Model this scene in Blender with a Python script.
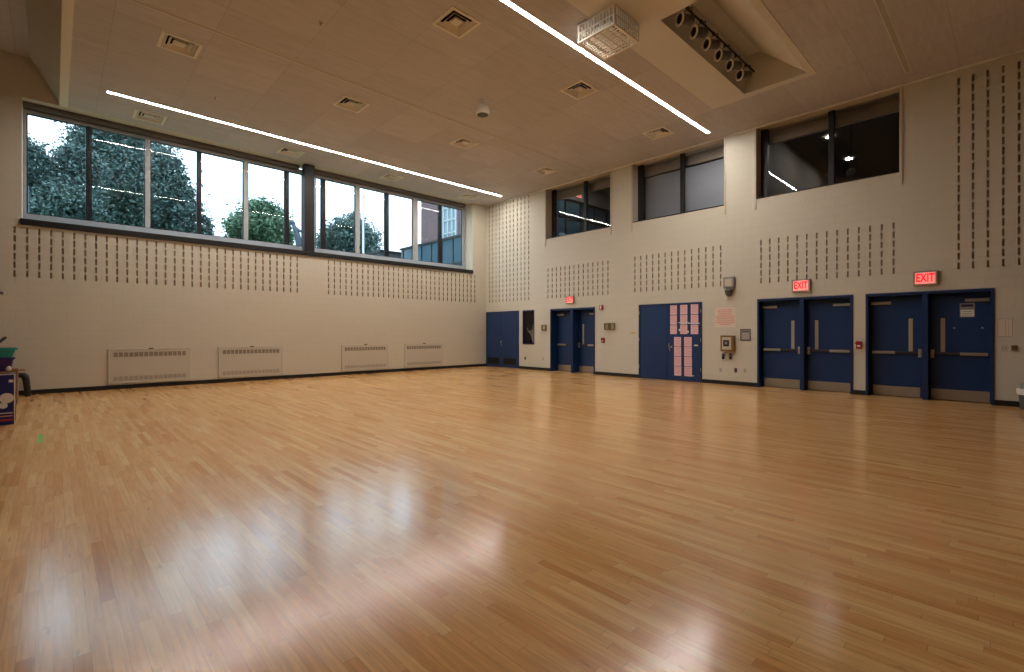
import bpy, math, random
import numpy as np
from mathutils import Vector

for o in list(bpy.data.objects):
    bpy.data.objects.remove(o)
SC = bpy.context.scene
COL = SC.collection

# ---------------------------------------------------------------- camera, sky, exposure
# world axes: X runs along the window wall towards the far corner, Y along the door wall towards it
CAM_H = 1.35
D1, D2, H = 14.853, 12.716, 6.487          # window wall plane Y, door wall plane X, ceiling height
YAW = 0.8091
FPX = 480.46
cam_data = bpy.data.cameras.new('camera')
cam = bpy.data.objects.new('camera', cam_data)
COL.objects.link(cam)
cam.location = (0, 0, CAM_H)
cam.rotation_euler = (math.pi / 2, 0, YAW - math.pi / 2)
cam_data.sensor_width = 36.0
cam_data.lens = FPX / 1024 * 36.0
cam_data.shift_y = -3.2 / 1024
cam_data.clip_start = 0.05
cam_data.clip_end = 500
SC.camera = cam

SC.view_settings.view_transform = 'Standard'
SC.view_settings.look = 'None'
SC.view_settings.exposure = 0.28
SC.view_settings.gamma = 1.0
SC.view_settings.use_curve_mapping = False

SKY_STRENGTH = 1.7
STRIP_POWER = 86.0
STRIP_COLOR = (1.0, 0.945, 0.87, 1)

world = bpy.data.worlds.new('overcast_sky')
SC.world = world
world.use_nodes = True
wn = world.node_tree.nodes
wl = world.node_tree.links
bgn = wn['Background']
tcw = wn.new('ShaderNodeTexCoord')
sepw = wn.new('ShaderNodeSeparateXYZ')
wl.new(tcw.outputs['Generated'], sepw.inputs[0])
mxw = wn.new('ShaderNodeMath'); mxw.operation = 'MAXIMUM'; mxw.inputs[1].default_value = 0.0
wl.new(sepw.outputs['Z'], mxw.inputs[0])
mlw = wn.new('ShaderNodeMath'); mlw.operation = 'MULTIPLY_ADD'
mlw.inputs[1].default_value = 2.6 * SKY_STRENGTH
mlw.inputs[2].default_value = 0.9 * SKY_STRENGTH
wl.new(mxw.outputs[0], mlw.inputs[0])
bgn.inputs['Color'].default_value = (0.74, 0.88, 1.0, 1)
wl.new(mlw.outputs[0], bgn.inputs['Strength'])


# ---------------------------------------------------------------- node material helpers
def srgb(r, g, b):
    f = lambda c: (c / 255 / 12.92) if c / 255 <= 0.04045 else ((c / 255 + 0.055) / 1.055) ** 2.4
    return (f(r), f(g), f(b), 1)


def mat(name, col, rough=0.6, metal=0.0, spec=0.5, noise=0.06, nscale=6.0, emit=None, estr=0.0, bump=0.0, bscale=60.0):
    m = bpy.data.materials.new(name)
    m.use_nodes = True
    n, l = m.node_tree.nodes, m.node_tree.links
    p = n['Principled BSDF']
    p.inputs['Roughness'].default_value = rough
    p.inputs['Metallic'].default_value = metal
    p.inputs['Specular IOR Level'].default_value = spec
    tc = n.new('ShaderNodeTexCoord')
    if noise > 0:
        nz = n.new('ShaderNodeTexNoise')
        nz.inputs['Scale'].default_value = nscale
        nz.inputs['Detail'].default_value = 4
        l.new(tc.outputs['Object'], nz.inputs['Vector'])
        mx = n.new('ShaderNodeMix'); mx.data_type = 'RGBA'
        mx.inputs[6].default_value = tuple(c * (1 - noise) for c in col[:3]) + (1,)
        mx.inputs[7].default_value = tuple(min(1, c * (1 + noise)) for c in col[:3]) + (1,)
        l.new(nz.outputs['Fac'], mx.inputs[0])
        l.new(mx.outputs[2], p.inputs['Base Color'])
    else:
        p.inputs['Base Color'].default_value = col
    if bump > 0:
        nb = n.new('ShaderNodeTexNoise'); nb.inputs['Scale'].default_value = bscale
        l.new(tc.outputs['Object'], nb.inputs['Vector'])
        b = n.new('ShaderNodeBump'); b.inputs['Strength'].default_value = bump
        b.inputs['Distance'].default_value = 0.01
        l.new(nb.outputs['Fac'], b.inputs['Height'])
        l.new(b.outputs[0], p.inputs['Normal'])
    if emit:
        p.inputs['Emission Color'].default_value = emit
        p.inputs['Emission Strength'].default_value = estr
    return m


def glass_mat(name, tint=(0.9, 0.95, 0.97, 1), ior=1.5, rough=0.0):
    m = bpy.data.materials.new(name)
    m.use_nodes = True
    n, l = m.node_tree.nodes, m.node_tree.links
    n.remove(n['Principled BSDF'])
    out = n['Material Output']
    t = n.new('ShaderNodeBsdfTransparent'); t.inputs[0].default_value = tint
    g = n.new('ShaderNodeBsdfGlossy'); g.inputs['Roughness'].default_value = rough
    f = n.new('ShaderNodeFresnel'); f.inputs[0].default_value = ior
    mx = n.new('ShaderNodeMixShader')
    l.new(f.outputs[0], mx.inputs[0]); l.new(t.outputs[0], mx.inputs[1]); l.new(g.outputs[0], mx.inputs[2])
    l.new(mx.outputs[0], out.inputs['Surface'])
    return m


def math_node(n, l, op, a, b=None, c=None):
    m = n.new('ShaderNodeMath'); m.operation = op
    for i, v in enumerate((a, b, c)):
        if v is None:
            continue
        if isinstance(v, (int, float)):
            m.inputs[i].default_value = v
        else:
            l.new(v, m.inputs[i])
    return m.outputs[0]


def block_wall_mat(name, axis, col, joint=0.93, bw=0.4, bh=0.2, zoff=0.0):
    """painted concrete block: shallow joints, slight block-to-block variation"""
    m = bpy.data.materials.new(name)
    m.use_nodes = True
    n, l = m.node_tree.nodes, m.node_tree.links
    p = n['Principled BSDF']
    p.inputs['Roughness'].default_value = 0.55
    p.inputs['Specular IOR Level'].default_value = 0.35
    tc = n.new('ShaderNodeTexCoord'); sp = n.new('ShaderNodeSeparateXYZ'); cb = n.new('ShaderNodeCombineXYZ')
    l.new(tc.outputs['Object'], sp.inputs[0])
    l.new(sp.outputs[axis], cb.inputs[0]); l.new(sp.outputs['Z'], cb.inputs[1])
    br = n.new('ShaderNodeTexBrick')
    br.inputs['Scale'].default_value = 1.0
    br.inputs['Brick Width'].default_value = bw
    br.inputs['Row Height'].default_value = bh
    br.inputs['Mortar Size'].default_value = 0.006
    br.inputs['Mortar Smooth'].default_value = 0.5
    br.inputs['Color1'].default_value = tuple(c * 0.985 for c in col[:3]) + (1,)
    br.inputs['Color2'].default_value = col
    br.inputs['Mortar'].default_value = tuple(c * joint for c in col[:3]) + (1,)
    l.new(cb.outputs[0], br.inputs['Vector'])
    l.new(br.outputs['Color'], p.inputs['Base Color'])
    nz = n.new('ShaderNodeTexNoise'); nz.inputs['Scale'].default_value = 70
    l.new(tc.outputs['Object'], nz.inputs['Vector'])
    h = math_node(n, l, 'MULTIPLY_ADD', nz.outputs['Fac'], 0.25, math_node(n, l, 'MULTIPLY', br.outputs['Fac'], -1.0))
    b = n.new('ShaderNodeBump'); b.inputs['Strength'].default_value = 0.35; b.inputs['Distance'].default_value = 0.004
    l.new(h, b.inputs['Height']); l.new(b.outputs[0], p.inputs['Normal'])
    return m


def floor_mat():
    """maple strip floor: 57 mm strips running along Y, random lengths and tones, worn varnish"""
    m = bpy.data.materials.new('maple_strip_floor')
    m.use_nodes = True
    n, l = m.node_tree.nodes, m.node_tree.links
    p = n['Principled BSDF']
    tc = n.new('ShaderNodeTexCoord'); sp = n.new('ShaderNodeSeparateXYZ')
    l.new(tc.outputs['Object'], sp.inputs[0])
    X, Y = sp.outputs['X'], sp.outputs['Y']
    W = 0.057
    xr = math_node(n, l, 'DIVIDE', X, W)
    row = math_node(n, l, 'FLOOR', xr)
    fx = math_node(n, l, 'FRACT', xr)
    wn1 = n.new('ShaderNodeTexWhiteNoise'); wn1.noise_dimensions = '1D'
    l.new(row, wn1.inputs['W'])
    wn2 = n.new('ShaderNodeTexWhiteNoise'); wn2.noise_dimensions = '1D'
    l.new(math_node(n, l, 'ADD', row, 517.3), wn2.inputs['W'])
    length = math_node(n, l, 'MULTIPLY_ADD', wn2.outputs['Value'], 0.55, 0.5)
    yo = math_node(n, l, 'ADD', math_node(n, l, 'MULTIPLY_ADD', wn1.outputs['Value'], 9.0, 40.0), Y)
    yr = math_node(n, l, 'DIVIDE', yo, length)
    brd = math_node(n, l, 'FLOOR', yr)
    fy = math_node(n, l, 'FRACT', yr)
    cmb = n.new('ShaderNodeCombineXYZ'); l.new(row, cmb.inputs[0]); l.new(brd, cmb.inputs[1])
    wn3 = n.new('ShaderNodeTexWhiteNoise'); wn3.noise_dimensions = '2D'
    l.new(cmb.outputs[0], wn3.inputs['Vector'])
    ramp = n.new('ShaderNodeValToRGB')
    cr = ramp.color_ramp
    cr.elements[0].position = 0.0; cr.elements[0].color = srgb(216, 150, 84)
    cr.elements[1].position = 1.0; cr.elements[1].color = srgb(246, 198, 130)
    for pos, c in ((0.10, (228, 166, 98)), (0.35, (234, 176, 108)), (0.75, (239, 184, 116))):
        e = cr.elements.new(pos); e.color = srgb(*c)
    l.new(wn3.outputs['Value'], ramp.inputs[0])
    # grain along the board
    gv = n.new('ShaderNodeCombineXYZ')
    l.new(math_node(n, l, 'MULTIPLY', X, 60.0), gv.inputs[0])
    l.new(math_node(n, l, 'MULTIPLY_ADD', brd, 3.7, math_node(n, l, 'MULTIPLY', Y, 3.0)), gv.inputs[1])
    l.new(row, gv.inputs[2])
    gn = n.new('ShaderNodeTexNoise'); gn.inputs['Scale'].default_value = 1.0; gn.inputs['Detail'].default_value = 5
    gn.inputs['Distortion'].default_value = 0.6
    l.new(gv.outputs[0], gn.inputs['Vector'])
    gr = n.new('ShaderNodeMapRange'); gr.inputs[1].default_value = 0.3; gr.inputs[2].default_value = 0.75
    gr.inputs[3].default_value = 0.80; gr.inputs[4].default_value = 1.08
    l.new(gn.outputs['Fac'], gr.inputs[0])
    # mineral streaks, dark and short
    sv = n.new('ShaderNodeCombineXYZ')
    l.new(math_node(n, l, 'MULTIPLY', X, 22.0), sv.inputs[0])
    l.new(math_node(n, l, 'MULTIPLY_ADD', wn3.outputs['Value'], 90.0, math_node(n, l, 'MULTIPLY', Y, 5.0)), sv.inputs[1])
    sn = n.new('ShaderNodeTexNoise'); sn.inputs['Scale'].default_value = 1.0; sn.inputs['Detail'].default_value = 3
    l.new(sv.outputs[0], sn.inputs['Vector'])
    sr = n.new('ShaderNodeMapRange'); sr.inputs[1].default_value = 0.66; sr.inputs[2].default_value = 0.78
    sr.inputs[3].default_value = 1.0; sr.inputs[4].default_value = 0.55
    l.new(sn.outputs['Fac'], sr.inputs[0])
    # joints
    gx = math_node(n, l, 'LESS_THAN', math_node(n, l, 'ABSOLUTE', math_node(n, l, 'SUBTRACT', fx, 0.5)), 0.487)
    gy = math_node(n, l, 'GREATER_THAN', math_node(n, l, 'MULTIPLY', fy, length), 0.0025)
    joint = math_node(n, l, 'MULTIPLY', gx, gy)
    jr = math_node(n, l, 'MULTIPLY_ADD', joint, 0.38, 0.62)
    k = math_node(n, l, 'MULTIPLY', math_node(n, l, 'MULTIPLY', gr.outputs[0], sr.outputs[0]), jr)
    mul = n.new('ShaderNodeVectorMath'); mul.operation = 'SCALE'
    l.new(ramp.outputs[0], mul.inputs[0]); l.new(k, mul.inputs['Scale'])
    l.new(mul.outputs[0], p.inputs['Base Color'])
    # worn varnish: scuffed patches change the gloss
    s1 = n.new('ShaderNodeTexNoise'); s1.inputs['Scale'].default_value = 1.1; s1.inputs['Detail'].default_value = 6
    s1.inputs['Roughness'].default_value = 0.65
    l.new(tc.outputs['Object'], s1.inputs['Vector'])
    base_r = n.new('ShaderNodeMapRange')
    base_r.inputs[1].default_value = 0.3; base_r.inputs[2].default_value = 0.7
    base_r.inputs[3].default_value = 0.13; base_r.inputs[4].default_value = 0.205
    l.new(s1.outputs['Fac'], base_r.inputs[0])
    rgh = math_node(n, l, 'MULTIPLY_ADD', wn3.outputs['Value'], 0.03, base_r.outputs[0])
    l.new(rgh, p.inputs['Roughness'])
    p.inputs['IOR'].default_value = 1.64
    p.inputs['Specular IOR Level'].default_value = 0.5
    # each board lies at its own tiny tilt, so reflections break from board to board
    tilt = n.new('ShaderNodeVectorMath'); tilt.operation = 'MULTIPLY_ADD'
    l.new(wn3.outputs['Color'], tilt.inputs[0])
    tilt.inputs[1].default_value = (0.005, 0.005, 0.0); tilt.inputs[2].default_value = (-0.0025, -0.0025, 0.0)
    geo = n.new('ShaderNodeNewGeometry')
    addn = n.new('ShaderNodeVectorMath'); addn.operation = 'ADD'
    l.new(geo.outputs['Normal'], addn.inputs[0]); l.new(tilt.outputs[0], addn.inputs[1])
    nrm = n.new('ShaderNodeVectorMath'); nrm.operation = 'NORMALIZE'
    l.new(addn.outputs[0], nrm.inputs[0])
    l.new(nrm.outputs[0], p.inputs['Normal'])
    return m


def ceiling_mat():
    """wood-wool acoustic panels, 1.31 m module"""
    m = bpy.data.materials.new('wood_wool_ceiling')
    m.use_nodes = True
    n, l = m.node_tree.nodes, m.node_tree.links
    p = n['Principled BSDF']; p.inputs['Roughness'].default_value = 0.9
    p.inputs['Specular IOR Level'].default_value = 0.1
    tc = n.new('ShaderNodeTexCoord')
    mp = n.new('ShaderNodeMapping'); mp.inputs['Location'].default_value = (-0.70, -0.74, 0)
    l.new(tc.outputs['Object'], mp.inputs[0])
    br = n.new('ShaderNodeTexBrick'); br.offset = 0.0; br.squash = 1.0
    br.inputs['Scale'].default_value = 1.0
    br.inputs['Brick Width'].default_value = 1.29
    br.inputs['Row Height'].default_value = 1.31
    br.inputs['Mortar Size'].default_value = 0.006
    br.inputs['Mortar Smooth'].default_value = 0.3
    c = srgb(194, 190, 192)
    br.inputs['Color1'].default_value = tuple(v * 0.94 for v in c[:3]) + (1,)
    br.inputs['Color2'].default_value = tuple(v * 1.05 for v in c[:3]) + (1,)
    br.inputs['Mortar'].default_value = tuple(v * 0.78 for v in c[:3]) + (1,)
    l.new(mp.outputs[0], br.inputs['Vector'])
    sv = n.new('ShaderNodeMapping'); sv.inputs['Scale'].default_value = (2.2, 16, 5)
    l.new(tc.outputs['Object'], sv.inputs[0])
    nz = n.new('ShaderNodeTexNoise'); nz.inputs['Scale'].default_value = 1.0; nz.inputs['Detail'].default_value = 6
    nz.inputs['Roughness'].default_value = 0.7
    l.new(sv.outputs[0], nz.inputs['Vector'])
    mr = n.new('ShaderNodeMapRange'); mr.inputs[1].default_value = 0.3; mr.inputs[2].default_value = 0.7
    mr.inputs[3].default_value = 0.90; mr.inputs[4].default_value = 1.08
    l.new(nz.outputs['Fac'], mr.inputs[0])
    mul = n.new('ShaderNodeVectorMath'); mul.operation = 'SCALE'
    l.new(br.outputs['Color'], mul.inputs[0]); l.new(mr.outputs[0], mul.inputs['Scale'])
    l.new(mul.outputs[0], p.inputs['Base Color'])
    return m


def brick_mat(name, c1, c2, mort, bw=0.24, bh=0.075):
    m = bpy.data.materials.new(name)
    m.use_nodes = True
    n, l = m.node_tree.nodes, m.node_tree.links
    p = n['Principled BSDF']; p.inputs['Roughness'].default_value = 0.9
    tc = n.new('ShaderNodeTexCoord'); sp = n.new('ShaderNodeSeparateXYZ'); cb = n.new('ShaderNodeCombineXYZ')
    l.new(tc.outputs['Object'], sp.inputs[0])
    l.new(math_node(n, l, 'ADD', sp.outputs['X'], sp.outputs['Y']), cb.inputs[0]); l.new(sp.outputs['Z'], cb.inputs[1])
    br = n.new('ShaderNodeTexBrick'); br.inputs['Scale'].default_value = 1.0
    br.inputs['Brick Width'].default_value = bw; br.inputs['Row Height'].default_value = bh
    br.inputs['Mortar Size'].default_value = 0.008
    br.inputs['Color1'].default_value = c1; br.inputs['Color2'].default_value = c2; br.inputs['Mortar'].default_value = mort
    l.new(cb.outputs[0], br.inputs['Vector']); l.new(br.outputs['Color'], p.inputs['Base Color'])
    return m


WALLC = srgb(212, 206, 190)
M = {}
M['wallL'] = block_wall_mat('painted_block_window_wall', 'X', WALLC)
M['wallR'] = block_wall_mat('painted_block_door_wall', 'Y', WALLC)
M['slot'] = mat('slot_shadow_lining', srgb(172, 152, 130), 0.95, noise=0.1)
M['curtaincloth'] = mat('dark_stage_curtain', srgb(70, 58, 50), 0.9)  # dark tone added on unseen walls to cut bounced light
M['upper'] = mat('upper_wall_board', srgb(206, 202, 196), 0.8)
M['jamb'] = mat('jamb_paint', srgb(200, 190, 172), 0.6)
M['floor'] = floor_mat()
M['ceil'] = ceiling_mat()
M['drywall'] = mat('tray_plaster', srgb(214, 211, 204), 0.8, noise=0.02)
M['beam'] = mat('beam_plaster', srgb(228, 228, 220), 0.8, noise=0.02)
M['beamedge'] = mat('beam_edge_plaster', srgb(222, 218, 208), 0.8, noise=0.02)
M['black'] = mat('black_painted_metal', srgb(26, 24, 26), 0.45)
M['blackrub'] = mat('black_rubber_base', srgb(20, 19, 21), 0.5)
M['alu'] = mat('grey_anodised_frame', srgb(164, 170, 178), 0.45)
M['alul'] = mat('light_grey_mullion', srgb(176, 178, 178), 0.45)
M['darkmull'] = mat('dark_sash_profile', srgb(18, 23, 29), 0.4)
M['column'] = mat('black_brown_steel_column', srgb(26, 22, 25), 0.5)
M['blind'] = mat('taupe_blind_cassette', srgb(96, 90, 86), 0.6)
M['glass'] = glass_mat('window_glass', (0.80, 0.90, 0.93, 1), 1.5)
M['glassin'] = glass_mat('interior_glass', (0.93, 0.94, 0.96, 1), 1.5)
M['navy'] = mat('navy_door_paint', srgb(20, 54, 102), 0.38, noise=0.05, nscale=2)
M['navyframe'] = mat('navy_frame_paint', srgb(18, 47, 92), 0.4, noise=0.03)
M['steel'] = mat('brushed_steel', srgb(178, 172, 162), 0.38, metal=0.75, noise=0.05)
M['kick'] = mat('scuffed_kick_plate', srgb(170, 160, 145), 0.42, metal=0.6, noise=0.12, nscale=12)
M['barblack'] = mat('dark_panic_rail', srgb(60, 54, 50), 0.45)
M['lite'] = mat('vision_panel_film', srgb(176, 164, 142), 0.3, noise=0.04)  # even opaque beige surface
M['louvre'] = mat('black_louvre', srgb(20, 18, 20), 0.6)
M['white'] = mat('white_plastic', srgb(240, 237, 230), 0.45, noise=0.03)
M['offwhite'] = mat('off_white_enamel', srgb(202, 192, 172), 0.5, noise=0.03)
M['heater'] = mat('heater_cover_enamel', srgb(204, 198, 184), 0.5, noise=0.02)
M['heatdark'] = mat('heater_grille_dark', srgb(120, 106, 92), 0.7)
M['heatdark2'] = mat('heater_grille_lower', srgb(164, 156, 142), 0.7)
M['diff'] = mat('diffuser_enamel', srgb(222, 216, 204), 0.5, noise=0.03)
M['dark'] = mat('dark_void', srgb(14, 13, 13), 0.9)
M['ductdark'] = mat('duct_interior', srgb(34, 30, 27), 0.9)
M['strip'] = mat('lit_strip_lens', (0.9, 0.85, 0.8, 1), 0.5, noise=0, emit=STRIP_COLOR, estr=STRIP_POWER)
M['stripoff'] = mat('unlit_strip_lens', srgb(176, 168, 160), 0.5, noise=0.02)
M['exitface'] = mat('exit_lit_face', srgb(240, 200, 195), 0.4, noise=0, emit=srgb(255, 122, 118), estr=0.6)
M['exitred'] = mat('exit_lit_letters', srgb(220, 20, 30), 0.4, noise=0, emit=srgb(235, 20, 34), estr=0.8)
M['exitbody'] = mat('exit_housing', srgb(168, 158, 138), 0.45)
M['red'] = mat('fire_alarm_red', srgb(160, 28, 34), 0.4)
M['guard'] = mat('brass_guard', srgb(150, 132, 84), 0.4, metal=0.3, noise=0.1)
M['paper'] = mat('pink_paper', srgb(236, 196, 200), 0.8, noise=0.05, nscale=25)
M['paperink'] = mat('pink_paper_print', srgb(212, 140, 152), 0.8, noise=0.05)
M['tape'] = mat('clear_tape', srgb(210, 215, 225), 0.3)
M['poster'] = mat('white_poster_paper', srgb(228, 212, 196), 0.8, noise=0.02)
M['posterink'] = mat('salmon_poster_print', srgb(226, 160, 148), 0.8, noise=0.03)
M['wood'] = mat('aed_gold_frame', srgb(132, 98, 50), 0.45, noise=0.2, nscale=20)
M['grey'] = mat('mid_grey_plastic', srgb(150, 146, 142), 0.5)
M['dgrey'] = mat('dark_grey_plastic', srgb(84, 82, 80), 0.5)
M['yellow'] = mat('yellow_tag', srgb(214, 180, 92), 0.6)
M['cage'] = mat('cage_white_wire', srgb(236, 230, 218), 0.45, noise=0.02)
M['teal'] = mat('teal_basket', srgb(24, 140, 136), 0.5)
M['purple'] = mat('purple_basket', srgb(58, 30, 92), 0.5)
M['boxblue'] = mat('navy_printed_carton', srgb(28, 30, 96), 0.5, noise=0.08)
M['cardboard'] = mat('cardboard', srgb(150, 112, 76), 0.85, noise=0.12, nscale=15)
M['white2'] = mat('white_print', srgb(226, 218, 205), 0.6)
M['greenp'] = mat('pale_green_print', srgb(120, 180, 160), 0.6)
M['redp'] = mat('red_print', srgb(180, 60, 60), 0.6)
M['greentape'] = mat('green_floor_tape', srgb(120, 190, 60), 0.4)
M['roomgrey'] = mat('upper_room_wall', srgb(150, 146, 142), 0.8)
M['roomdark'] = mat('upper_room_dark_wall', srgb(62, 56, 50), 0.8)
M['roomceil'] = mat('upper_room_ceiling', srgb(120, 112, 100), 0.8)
M['shade'] = mat('grey_roller_shade', srgb(196, 202, 212), 0.8, noise=0.05, nscale=3)
M['downlight'] = mat('lit_downlight', (1, 1, 1, 1), 0.4, noise=0, emit=(1, 0.93, 0.82, 1), estr=300)
M['ground'] = mat('wet_lawn', srgb(84, 98, 70), 0.95, noise=0.2)
M['bark'] = mat('tree_bark', srgb(66, 60, 56), 0.9, noise=0.2)
M['brick'] = brick_mat('red_brown_brick', srgb(104, 80, 84), srgb(94, 70, 74), srgb(108, 94, 96))
M['brickdark'] = brick_mat('dark_grey_brick', srgb(76, 82, 92), srgb(64, 70, 80), srgb(80, 84, 90))
M['curtain'] = mat('blue_spandrel_glass', srgb(64, 88, 102), 0.15, noise=0.15, nscale=0.8)
M['winblue'] = mat('pale_blue_window_glass', srgb(120, 138, 150), 0.12, noise=0.1, nscale=0.8)
M['whiteframe'] = mat('white_window_frame', srgb(168, 178, 182), 0.5)
M['pole'] = mat('white_pole', srgb(210, 216, 222), 0.4)
M['lamp'] = mat('dark_lamp_metal', srgb(50, 62, 76), 0.5)


# ---------------------------------------------------------------- mesh builder
class MB:
    def __init__(self, default=None):
        self.v, self.f, self.mi, self.mats = [], [], [], []
        self.cur = 0
        if default:
            self.use(default)

    def use(self, m):
        if m not in self.mats:
            self.mats.append(m)
        self.cur = self.mats.index(m)
        return self

    def face(self, pts):
        b = len(self.v)
        self.v += [tuple(p) for p in pts]
        self.f.append(tuple(range(b, b + len(pts)))); self.mi.append(self.cur)

    def box(self, x0, x1, y0, y1, z0, z1):
        x0, x1 = sorted((x0, x1)); y0, y1 = sorted((y0, y1)); z0, z1 = sorted((z0, z1))
        b = len(self.v)
        self.v += [(x0, y0, z0), (x1, y0, z0), (x1, y1, z0), (x0, y1, z0), (x0, y0, z1), (x1, y0, z1), (x1, y1, z1), (x0, y1, z1)]
        for q in ((0, 3, 2, 1), (4, 5, 6, 7), (0, 1, 5, 4), (1, 2, 6, 5), (2, 3, 7, 6), (3, 0, 4, 7)):
            self.f.append(tuple(b + i for i in q)); self.mi.append(self.cur)
        return self

    def frame(self, axis, a0, a1, b0, b1, w, d0, d1):
        """rectangular frame; axis 'x': plane YZ (a=Y,b=Z,d=X); 'y': plane XZ (a=X,b=Z,d=Y); 'z': plane XY"""
        def bx(p0, p1, q0, q1):
            if axis == 'x': self.box(d0, d1, p0, p1, q0, q1)
            elif axis == 'y': self.box(p0, p1, d0, d1, q0, q1)
            else: self.box(p0, p1, q0, q1, d0, d1)
        bx(a0, a0 + w, b0, b1); bx(a1 - w, a1, b0, b1)
        bx(a0 + w, a1 - w, b0, b0 + w); bx(a0 + w, a1 - w, b1 - w, b1)
        return self

    def loft(self, rings, cap0=True, cap1=True, closed=False):
        b = len(self.v); n = len(rings[0])
        for r in rings: self.v += [tuple(p) for p in r]
        k = len(rings)
        for i in range(k - 1 + (1 if closed else 0)):
            i2 = (i + 1) % k
            for j in range(n):
                j2 = (j + 1) % n
                self.f.append((b + i * n + j, b + i * n + j2, b + i2 * n + j2, b + i2 * n + j)); self.mi.append(self.cur)
        if cap0 and not closed: self.f.append(tuple(b + j for j in reversed(range(n)))); self.mi.append(self.cur)
        if cap1 and not closed: self.f.append(tuple(b + (k - 1) * n + j for j in range(n))); self.mi.append(self.cur)
        return self

    def lathe(self, prof, center, axis=(0, 0, 1), n=16, cap0=True, cap1=True):
        """prof: list of (radius, height along axis)"""
        ax = Vector(axis).normalized()
        t = Vector((1, 0, 0)) if abs(ax.x) < 0.9 else Vector((0, 1, 0))
        u = ax.cross(t).normalized(); w = ax.cross(u)
        c = Vector(center)
        rings = [[c + ax * h + (u * math.cos(2 * math.pi * j / n) + w * math.sin(2 * math.pi * j / n)) * r for j in range(n)] for r, h in prof]
        return self.loft(rings, cap0, cap1)

    def tube(self, pts, radii, n=8):
        pts = [Vector(p) for p in pts]
        if not isinstance(radii, (list, tuple)): radii = [radii] * len(pts)
        rings = []
        for i, p in enumerate(pts):
            d = (pts[min(i + 1, len(pts) - 1)] - pts[max(i - 1, 0)]).normalized()
            t = Vector((0, 0, 1)) if abs(d.z) < 0.9 else Vector((1, 0, 0))
            u = d.cross(t).normalized(); w = d.cross(u)
            rings.append([p + (u * math.cos(2 * math.pi * j / n) + w * math.sin(2 * math.pi * j / n)) * radii[i] for j in range(n)])
        return self.loft(rings)

    def build(self, name, parent=None, origin=None, bevel=0.0, smooth=False):
        me = bpy.data.meshes.new(name)
        org = Vector(origin) if origin is not None else Vector((0, 0, 0))
        if parent is not None and origin is None:
            org = Vector(parent_world(parent))
        me.from_pydata([tuple(Vector(p) - org) for p in self.v], [], self.f)
        for m in self.mats: me.materials.append(M[m])
        me.polygons.foreach_set('material_index', self.mi)
        if smooth:
            me.polygons.foreach_set('use_smooth', [True] * len(self.f))
        me.update()
        o = bpy.data.objects.new(name, me)
        COL.objects.link(o)
        if parent is not None:
            o.parent = parent
            pw = Vector(parent_world(parent))
            o.location = org - pw
        else:
            o.location = org
        if bevel > 0:
            b = o.modifiers.new('bevel', 'BEVEL'); b.width = bevel; b.segments = 2
            b.limit_method = 'ANGLE'; b.angle_limit = math.radians(40)
        return o


def parent_world(o):
    p = Vector((0, 0, 0))
    while o is not None:
        p += o.location; o = o.parent
    return p


def empty(name, loc):
    o = bpy.data.objects.new(name, None)
    COL.objects.link(o); o.location = loc
    o.empty_display_size = 0.1
    return o


def tag(o, label=None, cat=None, group=None, kind=None):
    if label: o['label'] = label
    if cat: o['category'] = cat
    if group: o['group'] = group
    if kind: o['kind'] = kind
    return o


def copy_tree(o, parent=None):
    c = o.copy(); COL.objects.link(c)
    if parent is not None: c.parent = parent
    for ch in list(o.children):
        copy_tree(ch, c)
    return c


def text_mesh(name, body, size, parent, loc, rot, material, extrude=0.002, sx=1.0, bold=0.0):
    cu = bpy.data.curves.new(name, 'FONT')
    cu.body = body; cu.size = size; cu.extrude = extrude; cu.offset = bold
    cu.align_x = 'CENTER'; cu.align_y = 'CENTER'
    t = bpy.data.objects.new(name + '_src', cu)
    COL.objects.link(t)
    bpy.context.view_layer.update()
    dg = bpy.context.evaluated_depsgraph_get()
    me = bpy.data.meshes.new_from_object(t.evaluated_get(dg))
    me.name = name
    me.materials.clear(); me.materials.append(M[material])
    bpy.data.objects.remove(t)
    o = bpy.data.objects.new(name, me); COL.objects.link(o)
    o.parent = parent; o.location = loc; o.rotation_euler = rot; o.scale = (sx, 1, 1)
    return o


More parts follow.
